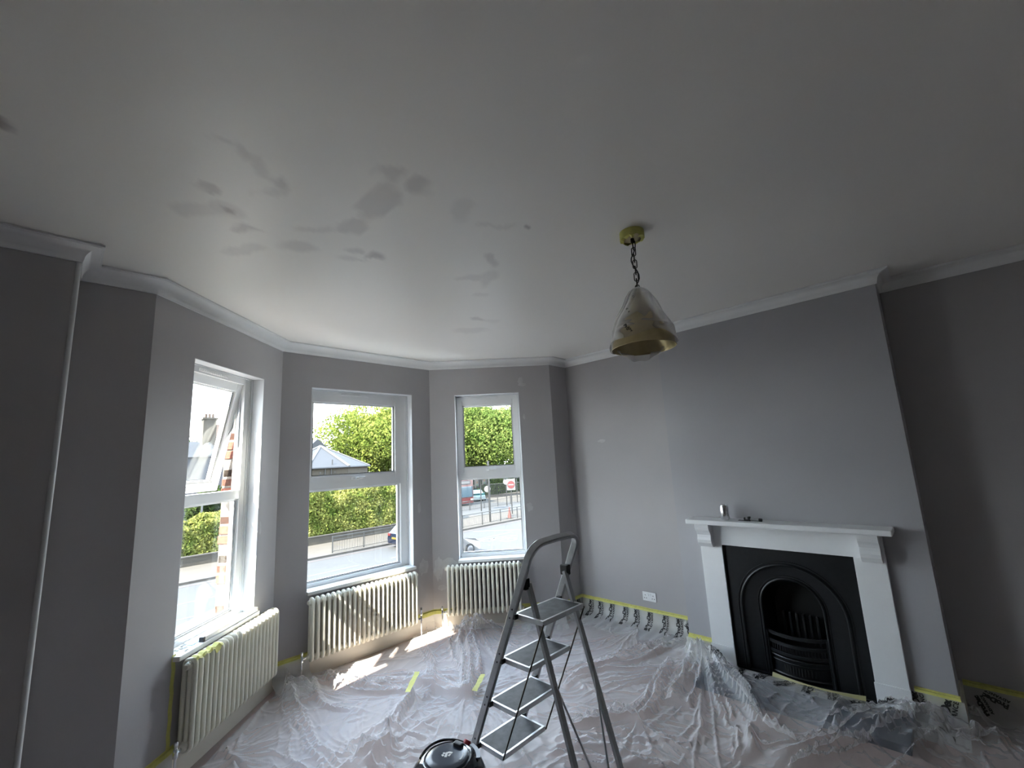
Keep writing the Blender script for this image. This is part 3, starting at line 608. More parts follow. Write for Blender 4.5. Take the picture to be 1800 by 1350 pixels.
# ------------------------------------------------------------------ stepladder
def ladder():
    r = empty('step_ladder', (1.92, 1.78, 0), 0, label='grey metal four-step ladder with dark treads standing open on the plastic sheet', cat='ladder')
    ox, oy = 1.92, 1.78; k = .468; fy = lambda z: 2.218-k*z
    def P(name, mb, m, par=r):
        mb.v = [(x-ox, y-oy, z) for x, y, z in mb.v]; return mb.build(name, M[m], par)
    xl, xr = 1.727, 2.131; nf = Vector((0, 1, k)).normalized()
    def fp(x, z): return Vector((x, fy(z), z))
    pts = [fp(xl, .02), fp(xl, .5), fp(xl, .95), fp(xl, 1.15), fp(xl+.003, 1.20)]
    zt = 1.325; R = .085
    pts += [fp(xl+R-R*math.cos(a), zt-R+R*math.sin(a)) for a in [PI/2*i/7 for i in range(1, 8)]]
    pts += [fp((xl+xr)/2, zt+.004)]
    pts += [fp(xr-R+R*math.sin(a), zt-R+R*math.cos(a)) for a in [PI/2*i/7 for i in range(0, 7)]]
    pts += [fp(xr-.003, 1.19), fp(xr, 1.13), fp(xr, .95), fp(xr, .5), fp(xr, .02)]
    a, b = .011, .023
    sec = [(-a*.5, -b), (a*.5, -b), (a, -b*.75), (a, b*.75), (a*.5, b), (-a*.5, b), (-a, b*.75), (-a, -b*.75)]
    P('front_frame', MB().sweep(pts, sec, tuple(nf)), 'steel')
    hl = MB(); gl = [p+nf*.002 for p in pts[8:17]]; hl.sweep(gl, [(x*1.12, y*1.06) for x, y in sec], tuple(nf)); 
    # rear legs
    ry = lambda z: 1.345+.302*z
    xrl, xrr = 1.775, 2.083
    for x in (xrl, xrr):
        leg = P('rear_leg', MB().sweep([(x, ry(z), z) for z in (.02, .4, .8, 1.115)], [(-.009, -.014), (.009, -.014), (.009, .014), (-.009, .014)], (1, 0, 0), smooth=False), 'steel')
        ft = MB().box((x-.014, ry(.01)-.018, 0), (x+.014, ry(.01)+.018, .03), bev=.003); ft.v = [(X-ox, Y-oy, Z) for X, Y, Z in ft.v]; ft.build('rubber_foot', M['blackp'], leg)
    for x in (xl, xr): P('front_foot', MB().box((x-.016, fy(0)-.03, 0), (x+.016, fy(0)+.03, .035), bev=.004), 'blackp')
    for x, s in ((xl+.028, 1), (xr-.028, -1)):
        P('hinge_block', MB().box((x-.018, fy(1.115)-.028, 1.09), (x+.018, fy(1.115)+.022, 1.145), bev=.005), 'blackp')
    P('rear_crossbar', MB().box((xrl, ry(.13)-.008, .115), (xrr, ry(.13)+.008, .145), bev=.002), 'steel')
    for x in (xrl, xrr): P('brace_strut', MB().tube([(x, ry(.67)-.012, .67), (1.93+(x-1.93)*.12, ry(.13)-.014, .13)], .0055, 6), 'steel')
    x0, x1 = 1.745, 2.085
    for i in range(4):
        z = .24*(i+1); y1 = fy(z)+.004; y0 = y1-.205
        mb = MB(); t = .024
        for A, B in (((x0, y0, z-t), (x1, y0+.014, z)), ((x0, y1-.014, z-t), (x1, y1, z)), ((x0, y0+.014, z-t), (x0+.014, y1-.014, z)), ((x1-.014, y0+.014, z-t), (x1, y1-.014, z)), ((x0+.014, y0+.014, z-t), (x1-.014, y1-.014, z-.008))): mb.box(A, B, bev=.002)
        s = P('step', mb, 'steel_l')
        mt = MB().box((x0+.012, y0+.012, z-.006), (x1-.012, y1-.012, z-.001)); mt.v = [(X-ox, Y-oy, Z) for X, Y, Z in mt.v]; mt.build('tread_mat', M['tread'], s)
        for x, s_ in ((x0, -1), (x1, 1)): P('step_bracket', MB().box((min(x, x+s_*.026), y1-.035, z-.020), (max(x, x+s_*.026), y1-.012, z+.004), bev=.002), 'blackp')
        for x, s_ in ((xl, -1), (xr, 1)):
            for dz in (-.015, .03): P('rivet', MB().tube([(x+s_*.009, fy(z+dz)-.002, z+dz), (x+s_*.014, fy(z+dz)-.002, z+dz)], .0045, 8), 'blackp')
    for x in (x0+.0, x1+.002):
        ptsr = [(x, fy(.24*(i+1))-.203, .24*(i+1)-.016) for i in (3, 2, 1, 0)]; P('linkage_rod', MB().tube(ptsr, .0042, 6), 'bronze')
M['tread'] = mat('paint_splashed_tread', (.045, .047, .052), .6, noise=(22, .5), bump=(80, .3, .002))
ladder()

# ------------------------------------------------------------------ vacuum cleaner
def vacuum():
    c = (1.452, 1.985, 0)
    r = empty('vacuum_cleaner', c, .1, label='glossy black round vacuum cleaner on the sheet left of the stepladder foot', cat='vacuum')
    MB().lathe([(0, .03), (.185, .03), (.198, .05), (.200, .14), (.196, .22), (.188, .262), (.172, .295), (.150, .322), (.124, .340), (.116, .342), (.112, .338), (0, .338)], seg=56).build('body', M['vac'], r)
    l = MB().lathe([(0, .352), (.070, .352), (.092, .350), (.103, .346), (.107, .338)], seg=48); lid = l.build('lid', M['vacgrey'], r)
    mk = MB()
    for x, y, w, h, a in ((-.01, 0, .012, .006, .6), (.008, .008, .010, .006, -.5), (.002, -.012, .008, .005, .2), (-.018, .014, .007, .005, 1.2), (.018, -.004, .006, .009, .3), (-.004, .020, .005, .006, 0)):
        T = Matrix.Translation((x, y, .3522)) @ Matrix.Rotation(a, 4, 'Z'); mk.box((-w/1, -h/1, 0), (w/1, h/1, .0006), T)
    tag(mk.build('white_emblem', M['whitemark'], lid), kind='stuff')
    am = MB(); am.sweep([(.078*math.cos(a), .078*math.sin(a), .3515) for a in [-1.5+.7*i/8 for i in range(9)]], [(-.004, 0), (.004, 0), (.004, .001), (-.004, .001)]); am.build('white_arc', M['whitemark'], lid)
    h = MB(); h.box((-.014, -.026, 0), (.014, .026, .022), Matrix.Translation((.078, .004, .345)) @ Matrix.Rotation(.1, 4, 'Z'), bev=.007); h.build('lid_latch', M['blackp'], r)
    MB().tube([(.140*math.cos(a), .140*math.sin(a), .330+.012*math.sin((a-.2)/1.9*PI)) for a in [.2+1.9*i/20 for i in range(21)]], .006, 8).build('carry_handle', M['vac'], r)
    MB().sweep([(.150*math.cos(a), .150*math.sin(a), .328) for a in [-.9+.8*i/10 for i in range(11)]], [(-.010, -.004), (.010, -.004), (.010, .004), (-.010, .004)]).build('trim_band', M['vacgrey'], r)
    b = MB().lathe([(0, .020), (.018, .018), (.022, .006), (.022, -.01)], seg=16, M4=Matrix.Translation((.150, .020, .318)) @ Matrix.Rotation(.7, 4, 'Y')); b.build('switch_button', M['red'], r)
    for i in range(4):
        a = PI/4+i*PI/2; w = MB(); w.lathe([(0, -.012), (.024, -.012), (.028, -.006), (.028, .006), (.024, .012), (0, .012)], seg=16, M4=Matrix.Translation((.15*math.cos(a), .15*math.sin(a), .030)) @ Matrix.Rotation(PI/2, 4, 'X')); w.build('caster', M['blackp'], r)
vacuum()

# ------------------------------------------------------------------ straight edge and debris on the left sill
def sill_things():
    u, n = w1u, w1n; base = w1o
    rt = empty('straightedge', (base.x, base.y, WZ0), math.atan2(u.y, u.x), label='silver box section straightedge with black end lying on left window sill', cat='straightedge')
    MB().box((.22, -.036, .002), (.80, -.006, .030), bev=.002).build('bar', M['steel_w'], rt)
    MB().box((.204, -.037, .001), (.222, -.005, .031), bev=.003).build('end_cap', M['blackp'], rt)
    MB().box((.16, .004, .001), (.80, .038, .003)).build('blue_strip', M['bluefilm'], rt)
    for i in range(14):
        rr = random.Random(i); x = .04+.16*rr.random(); y = -.03+.12*rr.random(); s = .004+.006*rr.random()
        mb = MB(); bm = bmesh.new(); bmesh.ops.create_icosphere(bm, subdivisions=1, radius=s)
        for v in bm.verts: v.co *= .7+.6*rr.random()
        zmin = min(v.co.z for v in bm.verts)*.5
        mb.add([Vector((v.co.x*1.5, v.co.y, v.co.z*.5-zmin)) for v in bm.verts], [[v.index for v in f.verts] for f in bm.faces]); bm.free()
        p = Vector((base.x, base.y))+u*x+n*y; o = mb.build('plaster_crumb', M['foil']); o.location = (p.x, p.y, WZ0+.0005); tag(o, 'tiny plaster crumb at the near end of the left window sill', 'debris', 'plaster crumbs on the left sill')
M['steel_w'] = mat('satin_aluminium', (.70, .71, .72), .3, .5)
sill_things()

# ------------------------------------------------------------------ masking tape runs
SEGS = [tuple(tuple(v) for v in (PTS[k], PTS[(k+1) % NP])) for k in range(NP)]
def tape_run(A, Bp, t0, t1, z, h, label, seed, off=.010, parts=1):
    A = Vector(A); Bp = Vector(Bp); u = (Bp-A).normalized(); n = Vector((-u.y, u.x)); N = max(3, int((t1-t0)/.04)); mb = MB(); rr = random.Random(seed); vs = []
    for i in range(N+1):
        t = t0+(t1-t0)*i/N; j = .003*(rr.random()-.5); q0 = A+u*t-n*.0012; q1 = A+u*t-n*(off+.001); 
        for q, zz in ((q0, z+.012+j), (q0, z+.001), (q1, z), (A+u*t-n*.0205, z-.02), (A+u*t-n*.0208, z-h+j*2)): vs.append((q.x, q.y, zz))
    mb.add(vs, [(i*5+k, (i+1)*5+k, (i+1)*5+k+1, i*5+k+1) for i in range(N) for k in range(4)], True)
    o = mb.build('masking_tape', M['tape']); tag(o, label, 'masking tape'); return o
Zt = .192
tape_run(P3, P4, .10, .40, Zt, .036, 'yellow masking tape on skirting left of the left radiator', 1)
tape_run(P3, P4, 1.28, 1.462, Zt, .032, 'yellow masking tape stub on skirting right of the left radiator', 2)
tape_run(P4, P5, .0, .30, Zt, .034, 'yellow masking tape on skirting between the left and middle radiators', 3)
tape_run(P4, P5, 1.34, 1.615, Zt, .034, 'yellow masking tape on skirting just right of the middle radiator', 4)
tape_run(P5, P6, .0, .20, Zt, .034, 'yellow masking tape on skirting just left of the right radiator', 5)
tape_run(P5, P6, .94, 1.43, Zt, .034, 'yellow masking tape on skirting right of the right radiator', 6)
tape_run((P6.x, P6.y), (XR, 3.265), 0, .305, Zt, .034, 'short yellow masking tape in the dark corner behind the stepladder', 7)
tape_run((XR, 3.265), (XR, Y8), 0, 1.40, Zt, .030, 'long yellow masking tape along skirting below the double socket', 8)
tape_run((XB, Y8), (XB, Y9), -.005, .195, Zt, .034, 'short yellow masking tape on skirting left of the fireplace', 9)
tape_run((XB, Y8), (XB, Y9), 1.455, 1.665, Zt, .040, 'bright yellow masking tape on skirting right of the fireplace', 10)
tape_run((XA, Y9), (XA, BY), .02, 1.2, Zt, .030, 'shadowed yellow masking tape along skirting of the far right alcove', 11)
tape_run((P3.x, P3.y), (P4.x, P4.y), .12, .35, Zt, .02, 'torn scrap of yellow tape above the left radiator valve', 12) if False else None
def flat_tape(name, p, ang, L, w, z, label, seed):
    rr = random.Random(seed); mb = MB(); N = 8; vs = []
    for i in range(N+1):
        t = -L/2+L*i/N
        for s in (-1, 1): a = t+.006*(rr.random()-.5); b = s*w/2+.004*(rr.random()-.5); vs.append((a*math.cos(ang)-b*math.sin(ang), a*math.sin(ang)+b*math.cos(ang), .006*rr.random()))
    mb.add(vs, [(2*i, 2*i+1, 2*i+3, 2*i+2) for i in range(N)]); o = mb.build(name, M['tape']); o.location = (p[0], p[1], z); tag(o, label, 'masking tape'); return o
# vertical tape beside / on the left radiator
def vtape():
    u = (P4-P3).normalized(); n = Vector((-u.y, u.x)); mb = MB(); vs = []
    for i in range(13):
        z = .19+.52*i/12
        for s in (0, 1): q = P3+u*(.338+.030*s+.004*math.sin(i*2.1))-n*.0015; vs.append((q.x, q.y, z))
    mb.add(vs, [(2*i, 2*i+1, 2*i+3, 2*i+2) for i in range(12)]); o = mb.build('masking_tape', M['tape']); tag(o, 'vertical yellow masking tape on wall beside the left radiator end', 'masking tape')
    mb = MB(); vs = []
    for i in range(15):
        q = P3+u*(.375+.24*i/14)-n*.121; z = .672+.006*math.sin(i*1.7)
        vs += [(q.x+n.x*.03, q.y+n.y*.03, z+.012), (q.x, q.y, z+.006), (q.x-n.x*.010, q.y-n.y*.010, z-.008-.026*(i in (10, 11, 12)))]
    mb.add(vs, [(3*i+k, 3*i+3+k, 3*i+4+k, 3*i+1+k) for i in range(14) for k in (0, 1)]); o = mb.build('masking_tape', M['tape_f']); tag(o, 'yellow tape scrap stuck over the top edge of left radiator', 'masking tape')
M['tape_f'] = M['tape']
vtape()

# ------------------------------------------------------------------ masking film strips with print
def film_strip(A, Bp, t0, t1, out, label, seed, texts=(), z0=.165, mtl='filmstrip'):
    A = Vector(A); Bp = Vector(Bp); u = (Bp-A).normalized(); n = Vector((-u.y, u.x)); L = t1-t0; nu = max(8, int(L/.012)); nv = 26
    root = empty('masking_film', (A.x+u.x*(t0+L/2), A.y+u.y*(t0+L/2), 0), 0, label=label, cat='plastic film'); V = []; ox, oy = root.location.x, root.location.y
    for i in range(nu+1):
        t = t0+L*i/nu
        for j in range(nv+1):
            s = j/nv; z = z0*(1-s)**1.6 + .012; d = .024+out*s**4
            k = s*s*(1.2-.4*s); d += .010*k*math.sin(t*46+seed+2*math.sin(t*9))*(.5+.5*math.sin(t*17+seed))+.008*k*math.sin(t*23+s*6+seed)
            z += .006*k*math.sin(t*61+seed*2+s*4); q = A+u*t-n*d; V.append((q.x-ox, q.y-oy, max(.006, z)))
    F = [(i*(nv+1)+j, (i+1)*(nv+1)+j, (i+1)*(nv+1)+j+1, i*(nv+1)+j+1) for i in range(nu) for j in range(nv)]
    npmesh('film', V, F, mtl, root, True)
    def depth(t, zz):
        s = 1-min(1, max(0, (zz-.012)/z0))**(1/1.6); k = s*s*(1.2-.4*s)
        return .024+out*s**4+.010*k*math.sin(t*46+seed+2*math.sin(t*9))*(.5+.5*math.sin(t*17+seed))+.008*k*math.sin(t*23+s*6+seed)
    for t, z, tilt, s in texts:
        ax = Vector((math.sin(tilt)*-1, math.cos(tilt))); ay = Vector((-ax.y, ax.x))     # in (along, up)
        for word, sz, dy, sp, bo in (('ProDec', .056*s, .014, .90, .0022), ('ADVANCE', .030*s, -.024*s, 1.18, .0012)):
            o = text('printed_name', word, sz, Matrix.Translation((0, dy, 0)), 'ink', root, sp, bo)
            for v in o.data.vertices:
                p = Vector((v.co.x, v.co.y)); a = t+ax.x*p.x+ay.x*p.y; zz = min(z0+.008, z+ax.y*p.x+ay.y*p.y); q = A+u*a-n*(depth(a, zz)+.0035+v.co.z); v.co = (q.x-ox, q.y-oy, max(zz, .01))
    return root
ty = [3.115, 2.99, 2.852, 2.686, 2.553, 2.409, 2.245, 2.10]
film_strip((XR, 3.265), (XR, Y8), .0, 1.40, .30, 'printed masking film hanging from tape below the double socket', 3, [(3.265-y, .105, .08*math.sin(i*2), .95) for i, y in enumerate(ty)]+[(3.265-1.99, .085, .75, .9)])
film_strip((XB, Y8), (XB, Y9), -.02, .20, .10, 'bunched masking film below tape just left of the fireplace', 5, [(.10, .15, 1.5, .5)])
film_strip((XB, Y8), (XB, Y9), 1.30, 1.68, .22, 'printed masking film right of the fireplace leg', 7, [(1.345, .10, -.1, 1.0), (1.47, .115, .1, .9), (1.60, .105, -.25, 1.05)], .17)
film_strip((XA, Y9), (XA, BY), .02, 1.2, .2, 'shadowed printed masking film along the far right alcove', 9, [(.16, .14, 1.2, .7), (.36, .14, 1.45, .7), (.1, .09, .4, .6)])
film_strip(P4, P5, .0, .30, .30, 'masking film between the left and middle radiators', 11, [])
film_strip(P3, P4, .10, .37, .10, 'masking film on the skirting left of the left radiator', 13, [])
film_strip(P5, P6, .94, 1.43, .25, 'masking film on the skirting right of the right radiator', 15, [(1.34, .12, 1.3, .6)])
film_strip((P6.x, P6.y), (XR, 3.265), 0, .30, .2, 'masking film in the corner behind the stepladder', 17, [(.22, .13, .3, .8)])
#FILM_BEGIN
# ------------------------------------------------------------------ the big polythene dust sheet over the floor
def dust_sheet():
    dx = .0082; x0, x1, y0, y1 = -.3, 4.30, -.8, 4.24; nx, ny = int((x1-x0)/dx), int((y1-y0)/dx)
    X, Y = np.meshgrid(np.linspace(x0, x1, nx), np.linspace(y0, y1, ny), indexing='ij'); poly = [tuple(v) for v in PTS]
    D = poly_dist(X, Y, SEGS); ins = poly_inside(X, Y, poly) & (D > .026)
    wx = X+.10*(vnoise(X*2.2, Y*2.2, 11)-.5)+.03*(vnoise(X*7, Y*7, 12)-.5); wy = Y+.10*(vnoise(X*2.2+5, Y*2.2, 13)-.5)+.03*(vnoise(X*7, Y*7+3, 14)-.5)
    H = np.full(X.shape, .004); DE = np.zeros(X.shape); rg = random.Random(19)
    def fold(p, q, a, w, tp=.6, den=.0, ends=(.15, .15)):
        px, py = p; qx, qy = q; ex, ey = qx-px, qy-py; L2 = ex*ex+ey*ey+1e-9; g = 3*w+.10
        i0 = max(0, int((min(px, qx)-g-x0)/dx)); i1 = int((max(px, qx)+g-x0)/dx)+1; j0 = max(0, int((min(py, qy)-g-y0)/dx)); j1 = int((max(py, qy)+g-y0)/dx)+1
        if i1 <= i0 or j1 <= j0: return
        sx, sy = wx[i0:i1, j0:j1], wy[i0:i1, j0:j1]; t = ((sx-px)*ex+(sy-py)*ey)/L2; tt = np.clip(t, 0, 1); d = np.hypot(sx-px-tt*ex, sy-py-tt*ey)
        k = (1-tp*tt)*np.clip(tt/max(ends[0], 1e-3)+(ends[0] == 0), 0, 1)*np.clip((1-tt)/max(ends[1], 1e-3)+(ends[1] == 0), 0, 1)
        v = a*np.exp(-(d/w)**1.4)*k; Hs = H[i0:i1, j0:j1]; Hs[...] = np.maximum(Hs, v)+.35*np.minimum(Hs, v)
        if den: Ds = DE[i0:i1, j0:j1]; Ds[...] = np.maximum(Ds, den*np.exp(-(d/(w*.9))**2)*k)
    def path(pts, n=26):
        P = np.array(pts, float); s = np.r_[0, np.cumsum(np.hypot(*np.diff(P, axis=0).T))]; t = np.linspace(0, s[-1], n); q = np.stack([np.interp(t, s, P[:, 0]), np.interp(t, s, P[:, 1])], 1)
        for _ in range(3): q[1:-1] = (q[:-2]+2*q[1:-1]+q[2:])/4
        return q
    def band(pts, wid, a, den, n, broad=.0, pinch=(1, 1)):
        q = path(pts); tn = np.gradient(q, axis=0); tn /= np.hypot(tn[:, 0], tn[:, 1])[:, None]+1e-9; nn = np.stack([-tn[:, 1], tn[:, 0]], 1); N = len(q); u = np.linspace(0, 1, N)
        pw = np.interp(u, [0, .5, 1], [pinch[0], 1, pinch[1]])
        if broad:
            for k in range(N-1):
                px, py = (q[k]+q[k+1])/2; g = wid*1.6; i0 = max(0, int((px-g-x0)/dx)); i1 = int((px+g-x0)/dx); j0 = max(0, int((py-g-y0)/dx)); j1 = int((py+g-y0)/dx)
                if i1 <= i0 or j1 <= j0: continue
                d = np.hypot(wx[i0:i1, j0:j1]-px, wy[i0:i1, j0:j1]-py); Ds = DE[i0:i1, j0:j1]; Ds[...] = np.maximum(Ds, broad*np.clip(1.25-d/(wid*pw[k]*.75+.01), 0, 1)); Hs = H[i0:i1, j0:j1]; Hs[...] = np.maximum(Hs, a*.6*np.exp(-(d/(wid*pw[k]*.8+.01))**2))
        for s in range(n):
            o = (rg.random()-.5)*2; ph = rg.random()*6; off = wid*pw*(o*(.8+.4*u*rg.random())+.22*np.sin(u*5+ph)+.08*np.sin(u*13+ph)); c = q+nn*off[:, None]; lo, hi = sorted((rg.random()*1.1-.1, rg.random()*1.1)); lo, hi = (lo, hi) if hi-lo > .3 else (0, 1); am = a*(.4+.6*rg.random()); de = den*(.4+.6*rg.random()); w = .008+.012*rg.random()
            for k in range(N-1):
                if lo <= u[k] <= hi: fold(tuple(c[k]), tuple(c[k+1]), am, w, 0, de, (0, 0))
    # creases radiating from gather points: (x, y, angle from, angle to, count, length, amp)
    for gx, gy, a0, a1, n, L, a in ((1.44, 4.30, -1.9, -.3, 26, 1.5, .020), (3.90, 1.74, 2.4, 4.4, 34, 1.9, .034), (3.19, 3.80, 3.2, 5.4, 26, 1.1, .026), (2.26, 2.86, 3.4, 6.4, 22, 1.2, .016), (2.26, 2.86, 0, 3.1, 12, .8, .016),
            (1.43, 2.79, -1.4, 2.2, 24, 1.1, .018), (2.81, 1.71, 1.7, 4.5, 34, 1.3, .018), (2.81, 1.71, 4.5, 7.9, 12, .7, .016), (4.10, .20, 2.2, 3.9, 18, 1.7, .03), (2.02, 3.22, 0, 6.28, 16, .8, .014), (4.20, 2.5, 2.4, 3.7, 16, 1.5, .014), (3.10, 1.10, 0, 6.28, 16, .9, .018), (2.0, 1.6, 0, 6.28, 22, 1.2, .016), (.9, 3.5, -1.5, 1.2, 14, 1.0, .016)):
        n = int(n*1.5)
        for i in range(n):
            an = a0+(a1-a0)*(i+rg.random())/n; l = L*(.25+.75*rg.random()**1.3); s = .05*rg.random(); m_ = .5*l; bend = .10*l*(rg.random()-.5); w = .009+.013*rg.random()**2; aa = a*(.5+.9*rg.random()); de = .22+.50*rg.random()**1.3
            p0 = (gx+s*math.cos(an), gy+s*math.sin(an)); p1 = (gx+m_*math.cos(an)-bend*math.sin(an), gy+m_*math.sin(an)+bend*math.cos(an)); p2 = (gx+l*math.cos(an), gy+l*math.sin(an))
            fold(p0, p1, aa, w, .25, de, (0, 0)); fold(p1, p2, aa*.75, w, .8, de*.75, (0, .3))
    PB = {'A': [(1.79, 4.52), (1.81, 3.84), (2.05, 3.29)],
'B': [(2.15, 3.45), (2.23, 3.19), (2.26, 2.86)],
'C': [(3.3, 3.85), (2.88, 3.63), (2.64, 3.26), (2.27, 2.85)],
'A2': [(1.86, 3.84), (2.18, 3.44), (2.39, 3.21)],
'D': [(2.01, 3.2), (1.74, 3.01), (1.45, 2.8)],
'E': [(2.89, 2.46), (3.57, 2.31), (4.4, 2.07)],
'E2': [(2.95, 2.65), (3.32, 2.34), (4.26, 2.01)],
'F': [(3.72, 1.96), (3.2, 1.82), (2.9, 1.72), (2.51, 2.02)],
'G': [(4.13, 1.84), (3.54, 1.73), (3.18, 1.66)],
'G2': [(3.99, 1.77), (3.52, 1.49), (3.16, 1.22), (3.1, 0.98)],
'G3': [(4.02, 1.77), (3.68, 1.42), (3.35, 1.18)],
'H': [(2.37, 2.04), (2.53, 1.67), (2.58, 1.37)],
'I': [(4.18, 0.21), (3.53, 0.61), (2.95, 0.95)],
'I2': [(4.09, 0.2), (3.62, 0.43), (3.12, 0.69)],
'J': [(3.78, 0.78), (3.38, 0.79)],
'K': [(1.19, 4.03), (0.88, 3.57)],
'L': [(1.35, 2.78), (1.55, 2.95), (1.55, 2.61)],
'M': [(3.16, 1.22), (2.87, 1.1)],
'N': [(1.75, 4.45), (1.56, 3.69), (1.68, 3.29)],
'O': [(1.4, 4.32), (1.33, 3.62), (1.22, 2.93)],
'P': [(2.64, 4.0), (2.45, 3.54), (2.05, 3.08)],
'Q': [(2.61, 2.15), (2.81, 1.71)],
'R': [(4.01, 0.21), (3.51, 0.33)],}
    for key, wid, a, den, n, broad, pin in (('A', .07, .05, .5, 10, .40, (.5, .8)), ('B', .09, .04, .5, 10, .36, (1, .4)), ('C', .13, .07, .55, 16, .46, (1.3, .3)), ('A2', .10, .04, .45, 9, .40, (1, 1)), ('D', .10, .035, .45, 12, .40, (.2, 1.2)), ('E', .10, .035, .45, 12, .38, (.8, .5)), ('E2', .05, .03, .4, 6, .3, (1, .4)),
            ('F', .06, .05, .5, 10, .34, (.6, .5)), ('G', .10, .06, .5, 10, .36, (.2, 1)), ('G2', .10, .06, .55, 14, .34, (.15, 1)), ('G3', .06, .05, .5, 8, .18, (.2, 1)), ('H', .30, .025, .45, 34, .34, (1, .8)), ('I', .13, .09, .30, 8, .40, (.9, 1.2)), ('I2', .12, .05, .25, 6, .34, (1, 1)), ('J', .03, .05, .5, 4, .2, (1, 1)), ('K', .06, .05, .4, 7, .36, (.6, 1.3)),
            ('L', .22, .025, .45, 26, .36, (1, 1)), ('M', .05, .04, .5, 6, .15, (1, 1)), ('N', .03, .03, .45, 5, .1, (1, 1)), ('O', .10, .025, .4, 10, 0, (.3, 1)), ('P', .06, .03, .45, 8, 0, (1, .4)), ('Q', .10, .02, .4, 10, 0, (1, .2)), ('R', .03, .03, .5, 3, .12, (1, 1))): band(PB[key], wid, a, den, n, broad, pin)
    for i in range(620):
        cx, cy = -.2+4.5*rg.random(), -.6+4.8*rg.random(); an = 6.28*rg.random(); l = .10+.40*rg.random(); k = .25*l*(rg.random()-.5)
        w = .008+.008*rg.random(); de = .10+.35*rg.random()**1.5; aa = .006+.014*rg.random(); m_ = (cx+.5*l*math.cos(an)-k*math.sin(an), cy+.5*l*math.sin(an)+k*math.cos(an)); fold((cx, cy), m_, aa, w, 0, de, (.3, 0)); fold(m_, (cx+l*math.cos(an), cy+l*math.sin(an)), aa, w, .5, de, (0, .3))
    # soft crumple
    for sc, am, sd, ang in ((2.6, .015, 31, .5), (5, .009, 32, -.4), (9, .005, 33, 1.0)):
        c, s = math.cos(ang), math.sin(ang); U = (c*wx+s*wy)*sc*.55; V = (-s*wx+c*wy)*sc*1.5; H += am*(1-np.abs(2*vnoise(U+40, V+40, sd)-1))**2.5
    # bunched plastic heaps
    for bx, by, rx, ry, h, de in ((3.20, 3.74, .34, .16, .12, .34), (2.85, 3.86, .30, .14, .09, .28), (3.84, 1.72, .10, .12, .14, .25), (3.86, .22, .22, .28, .12, .25), (3.40, .50, .5, .28, .06, .20), (1.47, 4.03, .12, .14, .08, .2), (3.0, .75, .5, .3, .04, .12)):
        g = np.exp(-((X-bx)/rx)**2-((Y-by)/ry)**2); n = (1-np.abs(2*vnoise(wx*8+3, wy*8, 41)-1))**2+.6*(1-np.abs(2*vnoise(wx*17, wy*17, 42)-1))**2; H += h*g*(.45+.45*n); DE += de*g
    # drape over the hearth slab, hang clear of it at the rim
    hd = np.maximum(np.maximum(3.50-X, .42-Y), Y-1.655); hh = np.clip(1-hd/.16, 0, 1)*(hd < .16); H = np.maximum(H*.8, 0)+.048*hh**.8; DE = np.maximum(DE, (.16+.30*vnoise(wx*9, wy*9, 88))*(hh > 0)*np.exp(-((hd-.02)/.09)**2))
    fr = (X > 3.74) & (Y > .58) & (Y < 1.49); H = np.where(fr, np.minimum(H, .049+.30*np.maximum(3.90-X, 0)), H)
    # climb the skirtings where sheets are taped, keep low below the radiators
    r_ = lambda k0, t0, t1: poly_dist(X, Y, [(tuple(PTS[k0].lerp(PTS[k0+1], t0)), tuple(PTS[k0].lerp(PTS[k0+1], t1)))])
    up = np.minimum.reduce([r_(5, 0, .17), r_(5, .86, 1), r_(6, 0, .12), r_(6, .66, 1), r_(7, 0, 1), r_(10, 0, .12)]); up2 = np.minimum.reduce([r_(8, 0, 1), r_(10, .89, 1), r_(12, 0, 1)])
    H += .135*np.exp(-(up/.07)**1.3)*(.8+.5*vnoise(X*14, Y*14, 51)); H = np.where(up2 < .11, np.minimum(H, .012+.45*np.maximum(up2-.03, 0)), H); H = np.where(D < .16, np.minimum(H, .165), H)
    rad = np.minimum.reduce([r_(4, .26, .93), r_(5, .18, .82), r_(6, .13, .66)]); H = np.where(rad < .17, np.minimum(H, .035+.0*H), H)
    # edge pulled back under the left and middle radiators so the bare floor shows
    ins &= ~((r_(4, .20, .95) < .10)) & ~((r_(5, .24, .80) < .07)); ins &= ~((X > 3.90) & (Y > .60) & (Y < 1.47))
    fp = (X > 3.885) & (Y < 1.665) & (Y > .405); ins &= ~fp
    V = np.stack([X.ravel(), Y.ravel(), H.ravel()], 1); I = np.arange(nx*ny).reshape(nx, ny); m = ins[:-1, :-1] & ins[1:, :-1] & ins[1:, 1:] & ins[:-1, 1:]
    F = np.stack([I[:-1, :-1], I[1:, :-1], I[1:, 1:], I[:-1, 1:]], -1)[m].reshape(-1, 4)
    use = np.zeros(len(V), bool); use[F.ravel()] = True; mp = np.cumsum(use)-1
    o = npmesh('dust_sheet', V[use], mp[F], 'film', None, True); fattr(o, 'density', np.clip(DE.ravel()[use], 0, .70)+.05*vnoise(X*3, Y*3, 77).ravel()[use]); tag(o, 'large crumpled translucent plastic dust sheet covering the whole floor', 'plastic sheet')
    return X, Y, H
SHX, SHY, SHH = dust_sheet()
def sheet_z(x, y): i = int((x+.3)/4.6*(SHX.shape[0]-1)); j = int((y+.8)/5.04*(SHX.shape[1]-1)); return float(SHH[max(0, i-3):i+4, max(0, j-3):j+4].max())
flat_tape('masking_tape', (2.03, 3.20), .75, .30, .038, sheet_z(2.03, 3.20)+.012, 'yellow tape strip joining sheets on the floor left of the stepladder', 31)
flat_tape('masking_tape', (2.42, 2.88), .60, .26, .04, sheet_z(2.42, 2.88)+.012, 'crumpled yellow tape piece on the sheet beside the stepladder', 32)
